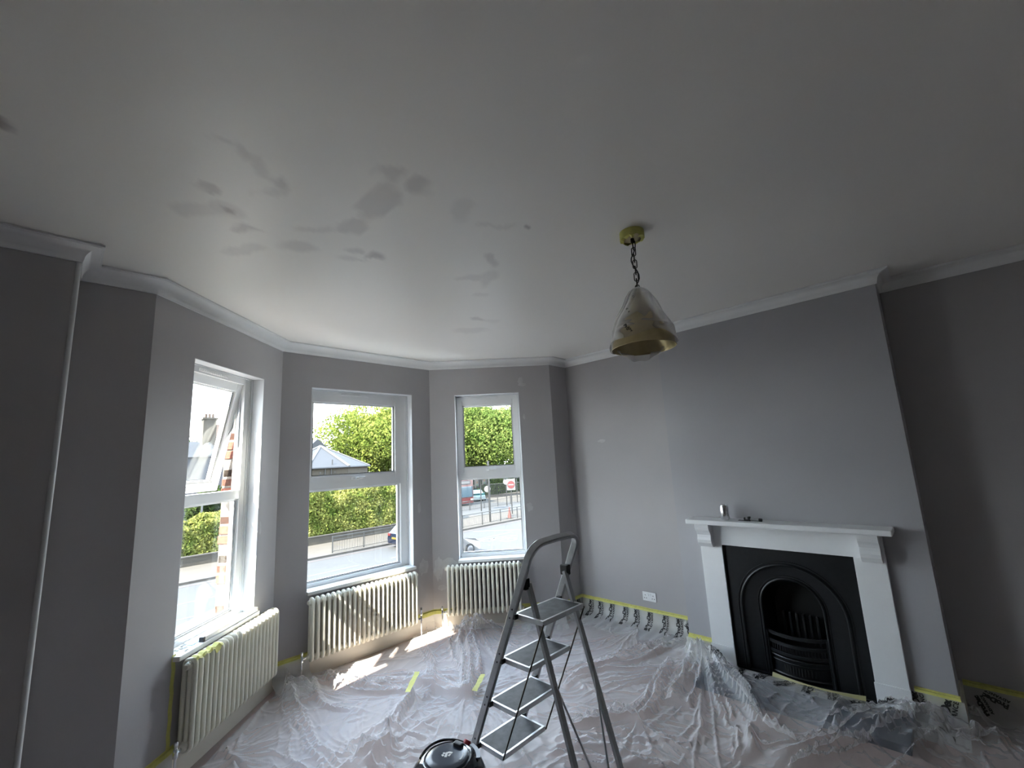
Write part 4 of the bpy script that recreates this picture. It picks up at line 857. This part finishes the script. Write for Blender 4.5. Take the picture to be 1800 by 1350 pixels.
flat_tape('masking_tape', (2.72, 2.55), .3, .12, .04, sheet_z(2.72, 2.55)+.012, 'small pale yellow tape piece behind the lowest ladder step', 33)
# pale tape holding film to the iron base of the grate
mb = MB(); N = 16; vs = []
for i in range(N+1): y = 1.22-.56*i/N; b = .06*math.sin(PI*i/N); vs += [(3.925-b, y, .075), (3.905-b, y, .052), (3.885-b, y, .0505)]
mb.add(vs, [(3*i+k, 3*i+k+1, 3*i+k+4, 3*i+k+3) for i in range(N) for k in (0, 1)]); tag(mb.build('masking_tape', M['paletape']), 'pale tape holding film along the base of the black fire grate', 'masking tape')
# printed film along the front of the hearth
hf = empty('masking_film', (3.835, 1.04, 0), 0, label='row of black print on film lying along the fireplace hearth', cat='plastic film')
def drape(x, y):
    i = min(max((x+.3)/4.6*(SHX.shape[0]-1), 0), SHX.shape[0]-2); j = min(max((y+.8)/5.04*(SHX.shape[1]-1), 0), SHX.shape[1]-2); a, b = int(i), int(j); u, v = i-a, j-b
    return float((SHH[a, b]*(1-u)+SHH[a+1, b]*u)*(1-v)+(SHH[a, b+1]*(1-u)+SHH[a+1, b+1]*u)*v)
V = []
for i in range(91):
    for j in range(17): y = .60-1.16*i/90; x = .040-.16*j/16; V.append((x, y, drape(3.835+x, 1.04+y)+.006))
npmesh('film', V, [(i*17+j, (i+1)*17+j, (i+1)*17+j+1, i*17+j+1) for i in range(90) for j in range(16)], 'filmthin', hf, True)
for i in range(8):
    y = .52-i*.148; x = -.035-.015*(i % 2); an = PI+.5*math.sin(i*1.7)-.2
    for w_, sz, dy, bo in (('ProDec', .052, .014, .002), ('ADVANCE', .028, -.022, .001)):
        o = text('printed_name', w_, sz, basis((x, y, 0), (math.cos(an), math.sin(an), 0), (-math.sin(an), math.cos(an), 0)) @ Matrix.Translation((0, dy, 0)), 'ink', hf, .92, bo)
        for v in o.data.vertices: v.co.z = drape(3.835+v.co.x, 1.04+v.co.y)+.009
#FILM_END
#OUT_BEGIN
# ------------------------------------------------------------------ the street outside (ground 3.55 m below the room floor)
G = -3.55
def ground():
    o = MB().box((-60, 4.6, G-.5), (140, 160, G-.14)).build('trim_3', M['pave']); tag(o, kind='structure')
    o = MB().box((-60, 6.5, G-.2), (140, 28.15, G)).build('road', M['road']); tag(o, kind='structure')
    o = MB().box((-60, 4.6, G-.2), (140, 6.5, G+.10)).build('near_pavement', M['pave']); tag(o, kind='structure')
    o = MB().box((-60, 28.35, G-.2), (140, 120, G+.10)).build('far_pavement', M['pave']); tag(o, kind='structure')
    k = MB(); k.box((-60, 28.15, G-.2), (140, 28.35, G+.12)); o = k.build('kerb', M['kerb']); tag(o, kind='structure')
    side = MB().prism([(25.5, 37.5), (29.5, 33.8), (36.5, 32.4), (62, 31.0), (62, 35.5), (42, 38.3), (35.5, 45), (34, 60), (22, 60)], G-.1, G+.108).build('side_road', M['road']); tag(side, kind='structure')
    mk = [[(-20, 27.55), (60, 27.55), (60, 27.85), (-20, 27.85)]]
    for x in range(-4, 26, 6): mk.append([(x, 24.1), (x+4, 24.1), (x+4, 24.22), (x, 24.22)])
    mk += [[(-10, 21.6), (15, 21.6), (15, 21.72), (-10, 21.72)], [(17.9, 20.5), (21.5, 17.4), (21.7, 17.5), (18.3, 20.6)], [(22.6, 27.0), (26.8, 22.2), (27.0, 22.3), (22.9, 27.1)]]
    rr = MB().prism(mk[0], G, G+.006); o = rr.build('edge_line', M['paintr']); tag(o, kind='structure')
    for poly in mk[1:]: o = MB().prism(poly, G, G+.006).build('lane_line', M['paintw']); tag(o, kind='structure')
    def ring(cx, cy, r0, r1, N=20):
        mb = MB(); vs = [(cx+r*math.cos(2*PI*i/N)*1.3, cy+r*math.sin(2*PI*i/N), G+z) for i in range(N) for r, z in ((r1, .006), (r0, .006))]; mb.add(vs, [(2*i, 2*((i+1) % N), 2*((i+1) % N)+1, 2*i+1) for i in range(N)]); return mb
    def stroke(a, b, w=.12):
        a, b = Vector(a), Vector(b); d = (b-a).normalized(); n = Vector((-d.y, d.x))*w/2; return MB().prism([tuple(a-n), tuple(b-n), tuple(b+n), tuple(a+n)], G, G+.006)
    for mb in (ring(20.9, 23.3, .38, .52), ring(21.6, 22.1, .38, .52), stroke((20.9, 23.3), (22.3, 23.5)), stroke((22.3, 23.5), (21.6, 22.1)), stroke((20.9, 23.3), (22.2, 22.7)), stroke((22.2, 22.7), (23.1, 22.9)), stroke((22.3, 23.5), (23.0, 23.1))): tag(mb.build('road_symbol_stroke', M['paintw']), kind='structure')
ground()
def leaves(pts, size, seed):
    r = np.random.default_rng(seed); n = len(pts); a = r.normal(size=(n, 3)); a /= np.linalg.norm(a, axis=1)[:, None]
    b = np.cross(a, r.normal(size=(n, 3))); b /= np.linalg.norm(b, axis=1)[:, None]; s = size*(.6+.8*r.random((n, 1)))
    V = np.stack([pts-a*s, pts+b*s*.55, pts+a*s, pts-b*s*.55], 1).reshape(-1, 3); F = np.arange(4*n).reshape(n, 4); return V, F
def tree(c, h, R, n, m, label, seed, lobes=16, trunk=.25, group=None):
    r = np.random.default_rng(seed); root = empty('leafy_tree', (c[0], c[1], G+.1), 0, label=label, cat='tree', group=group)
    L = r.normal(size=(lobes, 3)); L /= np.linalg.norm(L, axis=1)[:, None]; L *= (R*.62)*r.random((lobes, 1))**.5; L[:, 2] *= .85*(h*.42/R) if R < h*.5 else .8; L[:, 2] += h*.62
    rad = R*(.32+.22*r.random(lobes)); k = r.integers(0, lobes, n); d = r.normal(size=(n, 3)); d /= np.linalg.norm(d, axis=1)[:, None]
    P = L[k]+d*rad[k][:, None]*(.55+.5*r.random((n, 1))**.6); P = P[P[:, 2] > h*.12]
    V, F = leaves(P, .20, seed+1); npmesh('foliage', V, F, m, root)
    t = MB(); t.tube([(0, 0, -.1), (.05, 0, h*.3), (0, .05, h*.6)], trunk, 8, radii=[1.2, .9, .5])
    for i in range(8): e = L[i]; t.tube([(0, 0, h*(.25+.03*i)), tuple(e*.5+np.array([0, 0, h*.2])), tuple(e)], trunk*.3, 6, radii=[1, .7, .3])
    t.build('trunk', M['bark'], root); return root
tree((34.0, 62), 14.2, 9.0, 60000, 'leafA', 'tall yellow-green tree behind the brick building, seen through middle window', 11, 26)
tree((39.5, 56), 9.2, 5.2, 16000, 'leafA', 'lower bushy yellow-green tree right of the brick building roof', 12, 14)
tree((50.5, 57), 15.6, 8.6, 85000, 'leafB', 'large mid-green tree filling the upper right bay window', 21, 26)
tree((62.0, 56), 12.4, 5.6, 20000, 'leafB', 'smaller green tree at the right edge of the right window', 31, 16)
tree((16.5, 95), 13, 5, 6000, 'leafD', 'distant dark green tree behind the grey houses', 41, 10)
def hedge(x0, x1, y, w, zb, h, n, m, label, seed):
    r = np.random.default_rng(seed); root = empty('hedge', ((x0+x1)/2, y, G+.1), 0, label=label, cat='hedge')
    u = r.random((n, 3)); x = (u[:, 0]-.5)*(x1-x0); t = u[:, 1]*PI; top = h*(1+.10*np.sin(x*1.3+seed)+.08*np.sin(x*3.1)); rr = .80+.22*r.random(n)**.5+.09*np.sin(x*4+t*5)
    yy = -w/2*np.cos(t)*rr; zz = zb+(top-zb)*np.clip(np.sin(t)**.55*rr, 0, 1.15)
    lo = u[:, 2] < .35; zz[lo] = zb+(top[lo]-zb)*r.random(lo.sum())*.9; yy[lo] = -w/2*(.85+.2*r.random(lo.sum()))
    V, F = leaves(np.stack([x, yy, zz], 1), .11, seed+1); npmesh('foliage', V, F, m, root)
    co = MB().box((-(x1-x0)/2+.1, -w*.30, 0), ((x1-x0)/2-.1, w*.30, h*.74)); co.build('stems', M['leafcore'], root); return root
M['leafcore'] = mat('inner_hedge_twigs', (.008, .012, .005), .9, noise=(6, .4))
hedge(9.6, 24.6, 34.3, 2.4, .35, 3.75, 46000, 'leafH', 'long yellow-green hedge beyond the road behind the guard railing', 51)
hedge(3.0, 9.4, 34.6, 2.2, .30, 2.75, 15000, 'leafH', 'clipped yellow-green hedge across the road, seen through left window', 55)
for x0, x1, lb in ((3, 9.5, 'low stone wall under the clipped hedge in the left window'), (9.7, 24.6, 'low stone wall under the long hedge in the middle window')):
    o = empty('garden_wall', ((x0+x1)/2, 32.95, G+.1), 0, label=lb, cat='wall'); L = x1-x0; MB().box((-L/2, -.12, -.05), (L/2, .12, .50), bev=.01).build('wall_body', M['stock'], o); MB().box((-L/2, -.16, .50), (L/2, .16, .57), bev=.01).build('coping', M['kerb'], o)
# brick building with a polygonal slate roof
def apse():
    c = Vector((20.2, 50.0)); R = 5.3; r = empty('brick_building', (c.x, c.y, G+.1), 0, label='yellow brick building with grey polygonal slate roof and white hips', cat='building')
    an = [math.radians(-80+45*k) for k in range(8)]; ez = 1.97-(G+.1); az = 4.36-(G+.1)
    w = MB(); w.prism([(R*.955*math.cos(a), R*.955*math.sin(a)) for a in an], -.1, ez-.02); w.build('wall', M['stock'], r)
    e = [(R*math.cos(a), R*math.sin(a)) for a in an]
    for k in range(8):
        a, b = e[k], e[(k+1) % 8]; m_ = MB(); vs = [(a[0], a[1], ez), (b[0], b[1], ez), (0, 0, az), (a[0], a[1], ez-.12), (b[0], b[1], ez-.12), (0, 0, az-.15)]
        m_.add(vs, [(0, 1, 2), (3, 5, 4), (0, 3, 4, 1)]); m_.build('roof_slope', M['slatea'], r)
        h = MB(); h.sweep([(a[0], a[1], ez+.02), (0, 0, az+.03)], [(-.15, -.02), (.15, -.02), (.12, .05), (-.12, .05)], (0, 0, 1)); h.build('hip_flashing', M['lead'], r)
        g = MB(); g.tube([(a[0]*1.01, a[1]*1.01, ez-.10), (b[0]*1.01, b[1]*1.01, ez-.10)], .07, 6); g.build('gutter', M['darkm'], r)
    def onface(k, t): a, b = e[k], e[(k+1) % 8]; return Vector((a[0]+(b[0]-a[0])*t, a[1]+(b[1]-a[1])*t))*.957
    for t in (.42, .57): p = onface(7, t); MB().tube([(p.x, p.y-.06, ez-.15), (p.x, p.y-.06, 0)], .06, 8).build('downpipe', M['darkm'], r)
    p = onface(7, .63); MB().tube([(p.x, p.y+.3, ez), (p.x, p.y+.3, ez+.75)], .05, 8).build('vent_pipe', M['darkm'], r)
    p = onface(7, .93); f = MB(); f.box((p.x-.45, p.y-.05, ez-1.35), (p.x+.45, p.y+.1, ez-.85), bev=.01); w_ = f.build('window', M['lead'], r); MB().box((p.x-.36, p.y-.06, ez-1.27), (p.x+.36, p.y-.04, ez-.93)).build('window_pane', M['glassd'], w_)
    for t in (.3, .66): p = onface(7, t); MB().lathe([(0, .02), (.09, .02), (.09, 0)], seg=10, M4=basis((p.x, p.y-.03, ez-.55), (1, 0, 0), (0, 0, 1), (0, -1, 0))).build('tie_plate', M['darkm'], r)
    # gabled dark roof behind
    g = empty('gabled_building', (23.1, 59, G+.1), 0, label='dark slate gable rising behind the polygonal roof', cat='building'); z = 5.70-(G+.1)
    MB().add([(-5, -1, z-4.6), (0, -1, z), (5, -1, z-4.6), (-5, 6, z-4.6), (0, 6, z), (5, 6, z-4.6)], [(0, 1, 4, 3), (1, 2, 5, 4), (0, 2, 1), (3, 4, 5)]).build('roof', M['slated'], g)
    MB().box((-4.6, -.9, -.1), (4.6, 5.9, z-4.65)).build('wall', M['stock'], g)
apse()
# houses seen through the left window
def houses():
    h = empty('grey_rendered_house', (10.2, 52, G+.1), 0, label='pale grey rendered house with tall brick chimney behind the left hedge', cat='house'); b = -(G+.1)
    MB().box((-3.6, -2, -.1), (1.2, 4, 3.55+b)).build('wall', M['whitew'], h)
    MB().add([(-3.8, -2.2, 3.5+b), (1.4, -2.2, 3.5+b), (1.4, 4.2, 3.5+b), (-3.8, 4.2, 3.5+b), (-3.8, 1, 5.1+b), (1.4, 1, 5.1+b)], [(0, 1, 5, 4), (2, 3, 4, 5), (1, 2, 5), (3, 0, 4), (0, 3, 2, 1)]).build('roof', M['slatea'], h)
    c = MB(); c.box((-.75, -.4, 4.6+b), (.35, .6, 7.2+b), bev=.02); c.box((-.85, -.5, 7.2+b), (.45, .7, 7.4+b), bev=.02); ch = c.build('chimney_stack', M['stock'], h)
    for x in (-.5, -.2, .1): MB().lathe([(.0, .42), (.10, .42), (.13, 0), (0, 0)], (x, .1, 7.4+b), 10).build('chimney_pot', M['tiler'], ch)
    d = MB(); d.add([(-1.15, -2.3, 3.5+b), (.15, -2.3, 3.5+b), (.15, -2.3, 4.2+b), (-.5, -2.3, 4.85+b), (-1.15, -2.3, 4.2+b), (-1.15, .2, 3.5+b), (.15, .2, 3.5+b), (.15, .2, 4.2+b), (-.5, .2, 4.85+b), (-1.15, .2, 4.2+b)], [(0, 1, 2, 3, 4), (9, 8, 7, 6, 5), (1, 6, 7, 2), (2, 7, 8, 3), (3, 8, 9, 4), (4, 9, 5, 0)]); dm = d.build('dormer', M['lead'], h)
    MB().box((-.9, -2.35, 3.65+b), (-.1, -2.31, 4.25+b)).build('dormer_window', M['glassd'], dm)
    h2 = empty('tiled_roof_house', (13.8, 56, G+.1), 0, label='taller brick house with orange-brown tiled roof right of the chimney', cat='house')
    MB().box((-3.0, -2, -.1), (5, 5, 3.9+b)).build('wall', M['stock'], h2)
    MB().add([(-3.3, -2.3, 3.8+b), (5.3, -2.3, 3.8+b), (5.3, 5.3, 3.8+b), (-3.3, 5.3, 3.8+b), (-2.4, 1.5, 7.3+b), (4, 1.5, 7.3+b)], [(0, 1, 5, 4), (2, 3, 4, 5), (1, 2, 5), (3, 0, 4), (0, 3, 2, 1)]).build('roof', M['tiler'], h2)
    for x in (-1.4, 1.0): f = MB().box((x-.5, -2.06, 1.0+b), (x+.5, -1.98, 2.6+b)).build('window', M['lead'], h2); MB().box((x-.4, -2.08, 1.1+b), (x+.4, -2.06, 2.5+b)).build('window_pane', M['glassd'], f)
    w = empty('garden_fence', (6.9, 36.4, G+.1), 0, label='white rail of a garden fence behind the clipped hedge', cat='fence'); MB().box((-3.2, -.03, 3.28), (3.2, .03, 3.36)).build('top_rail', M['lead'], w)
    for x in (-3.1, 0, 3.1): MB().box((x-.05, -.04, 0), (x+.05, .04, 3.3)).build('post', M['lead'], w)
    tree((8.2, 41), 4.6, 1.9, 7000, 'leafD', 'dark shrubby tree between the hedge and the grey house', 61, 8, .1)
houses()
# guard railing
def railing(x0, n, y, step, label, h=1.0):
    r = empty('guard_railing', (x0, y, G+.10), 0, label=label, cat='railing')
    pm = MB(); pm.box((-.03, -.03, -.02), (.03, .03, h+.02)); pme = pm.build('post', M['rail'], r); me = pme.data
    for i in range(1, n+1): p = link('post', me, r); p.location = (i*step, 0, 0)
    q = MB(); q.box((.03, -.02, h-.05), (step-.03, .02, h)); q.box((.03, -.015, h-.24), (step-.03, .015, h-.21)); q.box((.03, -.015, .08), (step-.03, .015, .11))
    for i in range(1, 19): x = step*i/19; q.box((x-.008, -.008, .11), (x+.008, .008, h-.24))
    pn = q.build('panel', M['rail'], r); pd = pn.data; tag(pn, kind='stuff')
    for i in range(1, n): p = link('panel', pd, r); p.location = (i*step, 0, 0); tag(p, kind='stuff')
    return r
railing(12.45, 9, 28.62, 2.1, 'grey guard railing along the far kerb, through middle and right windows')
railing(27.5, 6, 38.2+.0, 2.1, 'guard railing on the traffic island in front of the red bus', 1.0)
# traffic lights and signs
def signal(x, y, h, heads, label, disc=None, rz=0, thick=.06):
    r = empty('traffic_signal', (x, y, G+.10), rz, label=label, cat='traffic light'); MB().tube([(0, 0, -.02), (0, 0, h)], thick, 10).build('pole', M['darkm'], r)
    for sx, z in heads:
        b = MB(); b.box((sx-.17, -.16, z), (sx+.17, .14, z+.95), bev=.03); b.box((sx-.30, .10, z-.08), (sx+.30, .13, z+1.03), bev=.01)
        hd = b.build('signal_head', M['darkm'], r)
        for k, mm in enumerate(('lensg', 'lensa', 'lensr')):
            v = MB(); v.lathe([(.0, 0), (.10, 0), (.11, .01)], seg=14, M4=basis((sx, -.165, z+.17+.30*k), (1, 0, 0), (0, 0, 1), (0, -1, 0))); v.build('lens', M[mm], hd)
            w = MB(); w.sweep([(sx+.12*math.cos(a), -.16, z+.17+.30*k+.12*math.sin(a)) for a in [PI*i/8 for i in range(9)]], [(-.005, -.0), (.005, 0), (.005, .16), (-.005, .16)], (0, -1, 0)); w.build('visor', M['signw'], hd)
    if disc: sx, z, rad = disc; MB().lathe([(0, .02), (rad, .02), (rad, 0), (0, 0)], seg=24, M4=basis((sx, -.10, z), (1, 0, 0), (0, 0, 1), (0, -1, 0))).build('round_sign', M['signw'], r)
    return r
M['lensr'] = mat('red_lens', (.06, .003, .003), .3); M['lensa'] = mat('amber_lens', (.06, .027, .003), .3); M['lensg'] = mat('green_lens', (.003, .036, .015), .3)
rzv = -.70
signal(26.6, 29.35, 5.2, [(-.75, 3.6)], 'tall black pole standing at the guard railing in right window', None, rzv, .09)
signal(31.7, 36.3, 4.2, [(-.35, 2.55), (.42, 2.75)], 'traffic lights beside the red bus with a round white sign', (.70, 2.25, .34), rzv)
signal(36.4, 37.2, 4.4, [(.0, 3.0)], 'traffic light further right with a round white sign below it', (0, 2.72, .34), rzv)
signal(39.9, 38.9, 4.4, [(.0, 2.95)], 'rightmost traffic light at the edge of the right window', None, rzv)
def noentry():
    r = empty('no_entry_sign', (31.3, 31.3, G+.10), rzv, label='round red no entry sign on a dark pole with white backing', cat='sign')
    MB().tube([(0, 0, -.02), (0, 0, 3.2)], .055, 10).build('pole', M['darkm'], r); MB().box((-.42, -.08, 2.25), (.42, -.05, 3.35), bev=.01).build('backing_board', M['signw'], r)
    d = MB().lathe([(0, .02), (.36, .02), (.36, 0), (0, 0)], seg=28, M4=basis((0, -.085, 2.78), (1, 0, 0), (0, 0, 1), (0, -1, 0))).build('red_disc', M['signr'], r)
    MB().box((-.27, -.112, 2.72), (.27, -.106, 2.84)).build('white_bar', M['signw'], d)
    c = empty('traffic_cone', (28.85, 29.2, G+.10), 0, label='orange traffic cone standing at the kerb below the no entry sign', cat='cone')
    MB().box((-.24, -.24, 0), (.24, .24, .05), bev=.01).build('base', M['darkm'], c); MB().lathe([(.19, .05), (.10, .55), (.05, .98), (0, 1.0)], seg=18).build('body', M['cone'], c); MB().lathe([(.142, .36), (.108, .56)], seg=18).build('reflective_band', M['cone'], c)
noentry()
def fence(x0, y0, x1, y1, n, h, label):
    L = math.hypot(x1-x0, y1-y0); r = empty('railing_fence', (x0, y0, G+.10), math.atan2(y1-y0, x1-x0), label=label, cat='fence')
    q = MB(); q.box((0, -.02, h-.06), (L, .02, h)); q.box((0, -.02, .15), (L, .02, .20)); q.build('rail', M['rail'], r); q = MB()
    for i in range(n): x = L*i/n; q.box((x-.02, -.02, 0), (x+.02, .02, h-.06))
    tag(q.build('bars', M['darkm'], r), kind='stuff')
    b = MB().box((0, .4, 0), (L, .6, .3)); b.build('plinth', M['kerb'], r)
fence(40.5, 49.5, 58, 41.5, 90, 1.9, 'dark vertical bar fence with pale top rail beyond the crossing')
hedge_d = hedge(44, 62, 52.5, 3, 0, 3.4, 9000, 'leafD', 'dark shrubs in shade behind the bar fence', 71)
# vehicles
def bus():
    r = empty('double_decker_bus', (34.55, 42.6, G+.10), -.20, label='red double-decker bus facing the street, seen through the right window', cat='bus'); w, L, h = 2.5, 10.5, 4.35
    p = [(-w/2, 0), (-w/2+.18, -.14), (w/2-.18, -.14), (w/2, 0), (w/2, L), (-w/2, L)]
    MB().prism(p, .28, h).build('body', M['busred'], r)
    MB().prism([(-w/2+.10, -.10), (-w/2+.3, -.18), (w/2-.3, -.18), (w/2-.1, -.10), (w/2-.1, .02), (-w/2+.1, .02)], 1.02, 2.28).build('windscreen', M['glassb'], r)
    MB().prism([(-w/2+.10, -.10), (-w/2+.3, -.18), (w/2-.3, -.18), (w/2-.1, -.10), (w/2-.1, .02), (-w/2+.1, .02)], 3.15, 4.10).build('upper_windscreen', M['glassb'], r)
    d = MB().box((-.62, -.19, 2.52), (.80, -.12, 2.96), bev=.03).build('destination_display', M['blackp'], r); MB().box((-.52, -.196, 2.60), (.70, -.19, 2.88)).build('display_panel', M['signw'], d)
    for s in (-1, 1): MB().box((s*.95-.18, -.17, .62), (s*.95+.18, -.12, .78), bev=.03).build('headlight', M['lensw'], r); MB().box((s*1.42-.06, -.35, 2.0), (s*1.42+.06, -.2, 2.5), bev=.02).build('wing_mirror', M['blackp'], r)
    MB().box((-.30, -.16, .45), (.30, -.135, .56)).build('number_plate', M['signw'], r)
    MB().prism([(-w/2+.02, -.10), (w/2-.02, -.10), (w/2-.02, L), (-w/2+.02, L)], .20, .30).build('skirt_panel', M['blackp'], r)
    for y in (1.9, 7.9):
        for s in (-1, 1): MB().lathe([(0, .0), (.48, .0), (.5, .05), (.5, .26), (0, .28)], seg=20, M4=basis((s*(w/2-.28), y, .5), (0, 1, 0), (0, 0, 1), (s, 0, 0))).build('wheel', M['tyre'], r)
    for z0, z1 in ((1.35, 2.3), (3.15, 3.95)): MB().box((-w/2-.012, 1.3, z0), (w/2+.012, L-.5, z1), bev=.02).build('side_windows', M['glassb'], r)
M['glassb'] = mat('bus_window_glass', (.022, .038, .05), .1, coat=.5); M['lensw'] = mat('headlamp', (.15, .15, .135), .2)
bus()
def car(x, y, rz, m, label, plate, L=4.2):
    r = empty('hatchback_car', (x, y, G), rz, label=label, cat='car'); w = 1.74
    side = [(-L/2, .32), (-L/2-.03, .62), (-L/2+.06, .92), (-L/2+.22, 1.02), (-L/2+.55, 1.40), (-L/2+1.0, 1.47), (-L/2+2.1, 1.46), (-L/2+2.95, 1.0), (L/2-.35, .86), (L/2-.03, .66), (L/2, .34), (L/2-.1, .22), (-L/2+.1, .22)]
    mb = MB(); n = len(side); ins = [0, .02, .05, .03, .18, .22, .22, .06, .08, .10, .04, .04, .04]; vs = []
    for s in (-1, 1): vs += [(a, s*(w/2-ins[i]), b) for i, (a, b) in enumerate(side)]
    mb.add(vs, [tuple(range(n-1, -1, -1)), tuple(range(n, 2*n))]+[(i, (i+1) % n, (i+1) % n+n, i+n) for i in range(n)]); mb.build('body', M[m], r)
    for s in (-1, 1): yy = s*(w/2-.115); MB().add([(-L/2+.50, yy+s*.075, 1.02), (L/2-1.30, yy+s*.075, 1.02), (-L/2+2.08, yy-s*.07, 1.40), (-L/2+.80, yy-s*.07, 1.40)], [(0, 1, 2, 3)]).build('side_window', M['glassd'], r)
    a0, a1 = Vector((-L/2+.24, 0, 1.045)), Vector((-L/2+.52, 0, 1.36)); o_ = Vector((-.02, 0, .015))
    MB().add([tuple(a0+o_+Vector((0, -.70, 0))), tuple(a0+o_+Vector((0, .70, 0))), tuple(a1+o_+Vector((0, .60, 0))), tuple(a1+o_+Vector((0, -.60, 0)))], [(0, 3, 2, 1)]).build('rear_window', M['glassd'], r)
    MB().add([(-L/2+2.16, -.62, 1.44), (-L/2+2.16, .62, 1.44), (-L/2+2.93, .74, 1.03), (-L/2+2.93, -.74, 1.03)], [(0, 1, 2, 3)]).build('windscreen', M['glassd'], r)
    for xx in (-L/2+.78, L/2-.82):
        for s in (-1, 1):
            wl = MB().lathe([(0, .0), (.30, .0), (.325, .04), (.325, .20), (0, .22)], seg=20, M4=basis((xx, s*(w/2-.20), .325), (1, 0, 0), (0, 0, 1), (0, s, 0))).build('wheel', M['tyre'], r)
            MB().lathe([(0, .012), (.05, .012), (.21, .006), (.22, 0)], seg=16, M4=basis((xx, s*(w/2+.021), .325), (1, 0, 0), (0, 0, 1), (0, s, 0))).build('hub_cap', M['alloy'], wl)
    MB().box((-L/2-.055, -.27, .60), (-L/2-.03, .27, .72)).build('number_plate', M[plate], r)
    for s in (-1, 1): MB().box((-L/2-.04, s*.66-.13, .76), (-L/2+.10, s*.66+.13, .93), bev=.02).build('tail_light', M['signr'], r); MB().box((L/2-.30, s*.62-.14, .62), (L/2-.04, s*.62+.14, .76), bev=.02).build('headlight', M['lensw'], r); MB().box((.55, s*.92-.09, .96), (.70, s*.92+.09, 1.08), bev=.02).build('wing_mirror', M[m], r)
M['alloy'] = mat('wheel_alloy', (.07, .07, .075), .35, .5)
car(15.75, 20.75+.75, -.02, 'carwhite', 'white hatchback car on the road at lower left of right window', 'plate')
car(17.75, 26.6, .0, 'carblue', 'dark blue car with yellow number plate beside the guard railing', 'plate')
car(40.3, 47.0, -2.1, 'carteal', 'turquoise car waiting behind the red bus', 'signw')
#OUT_END
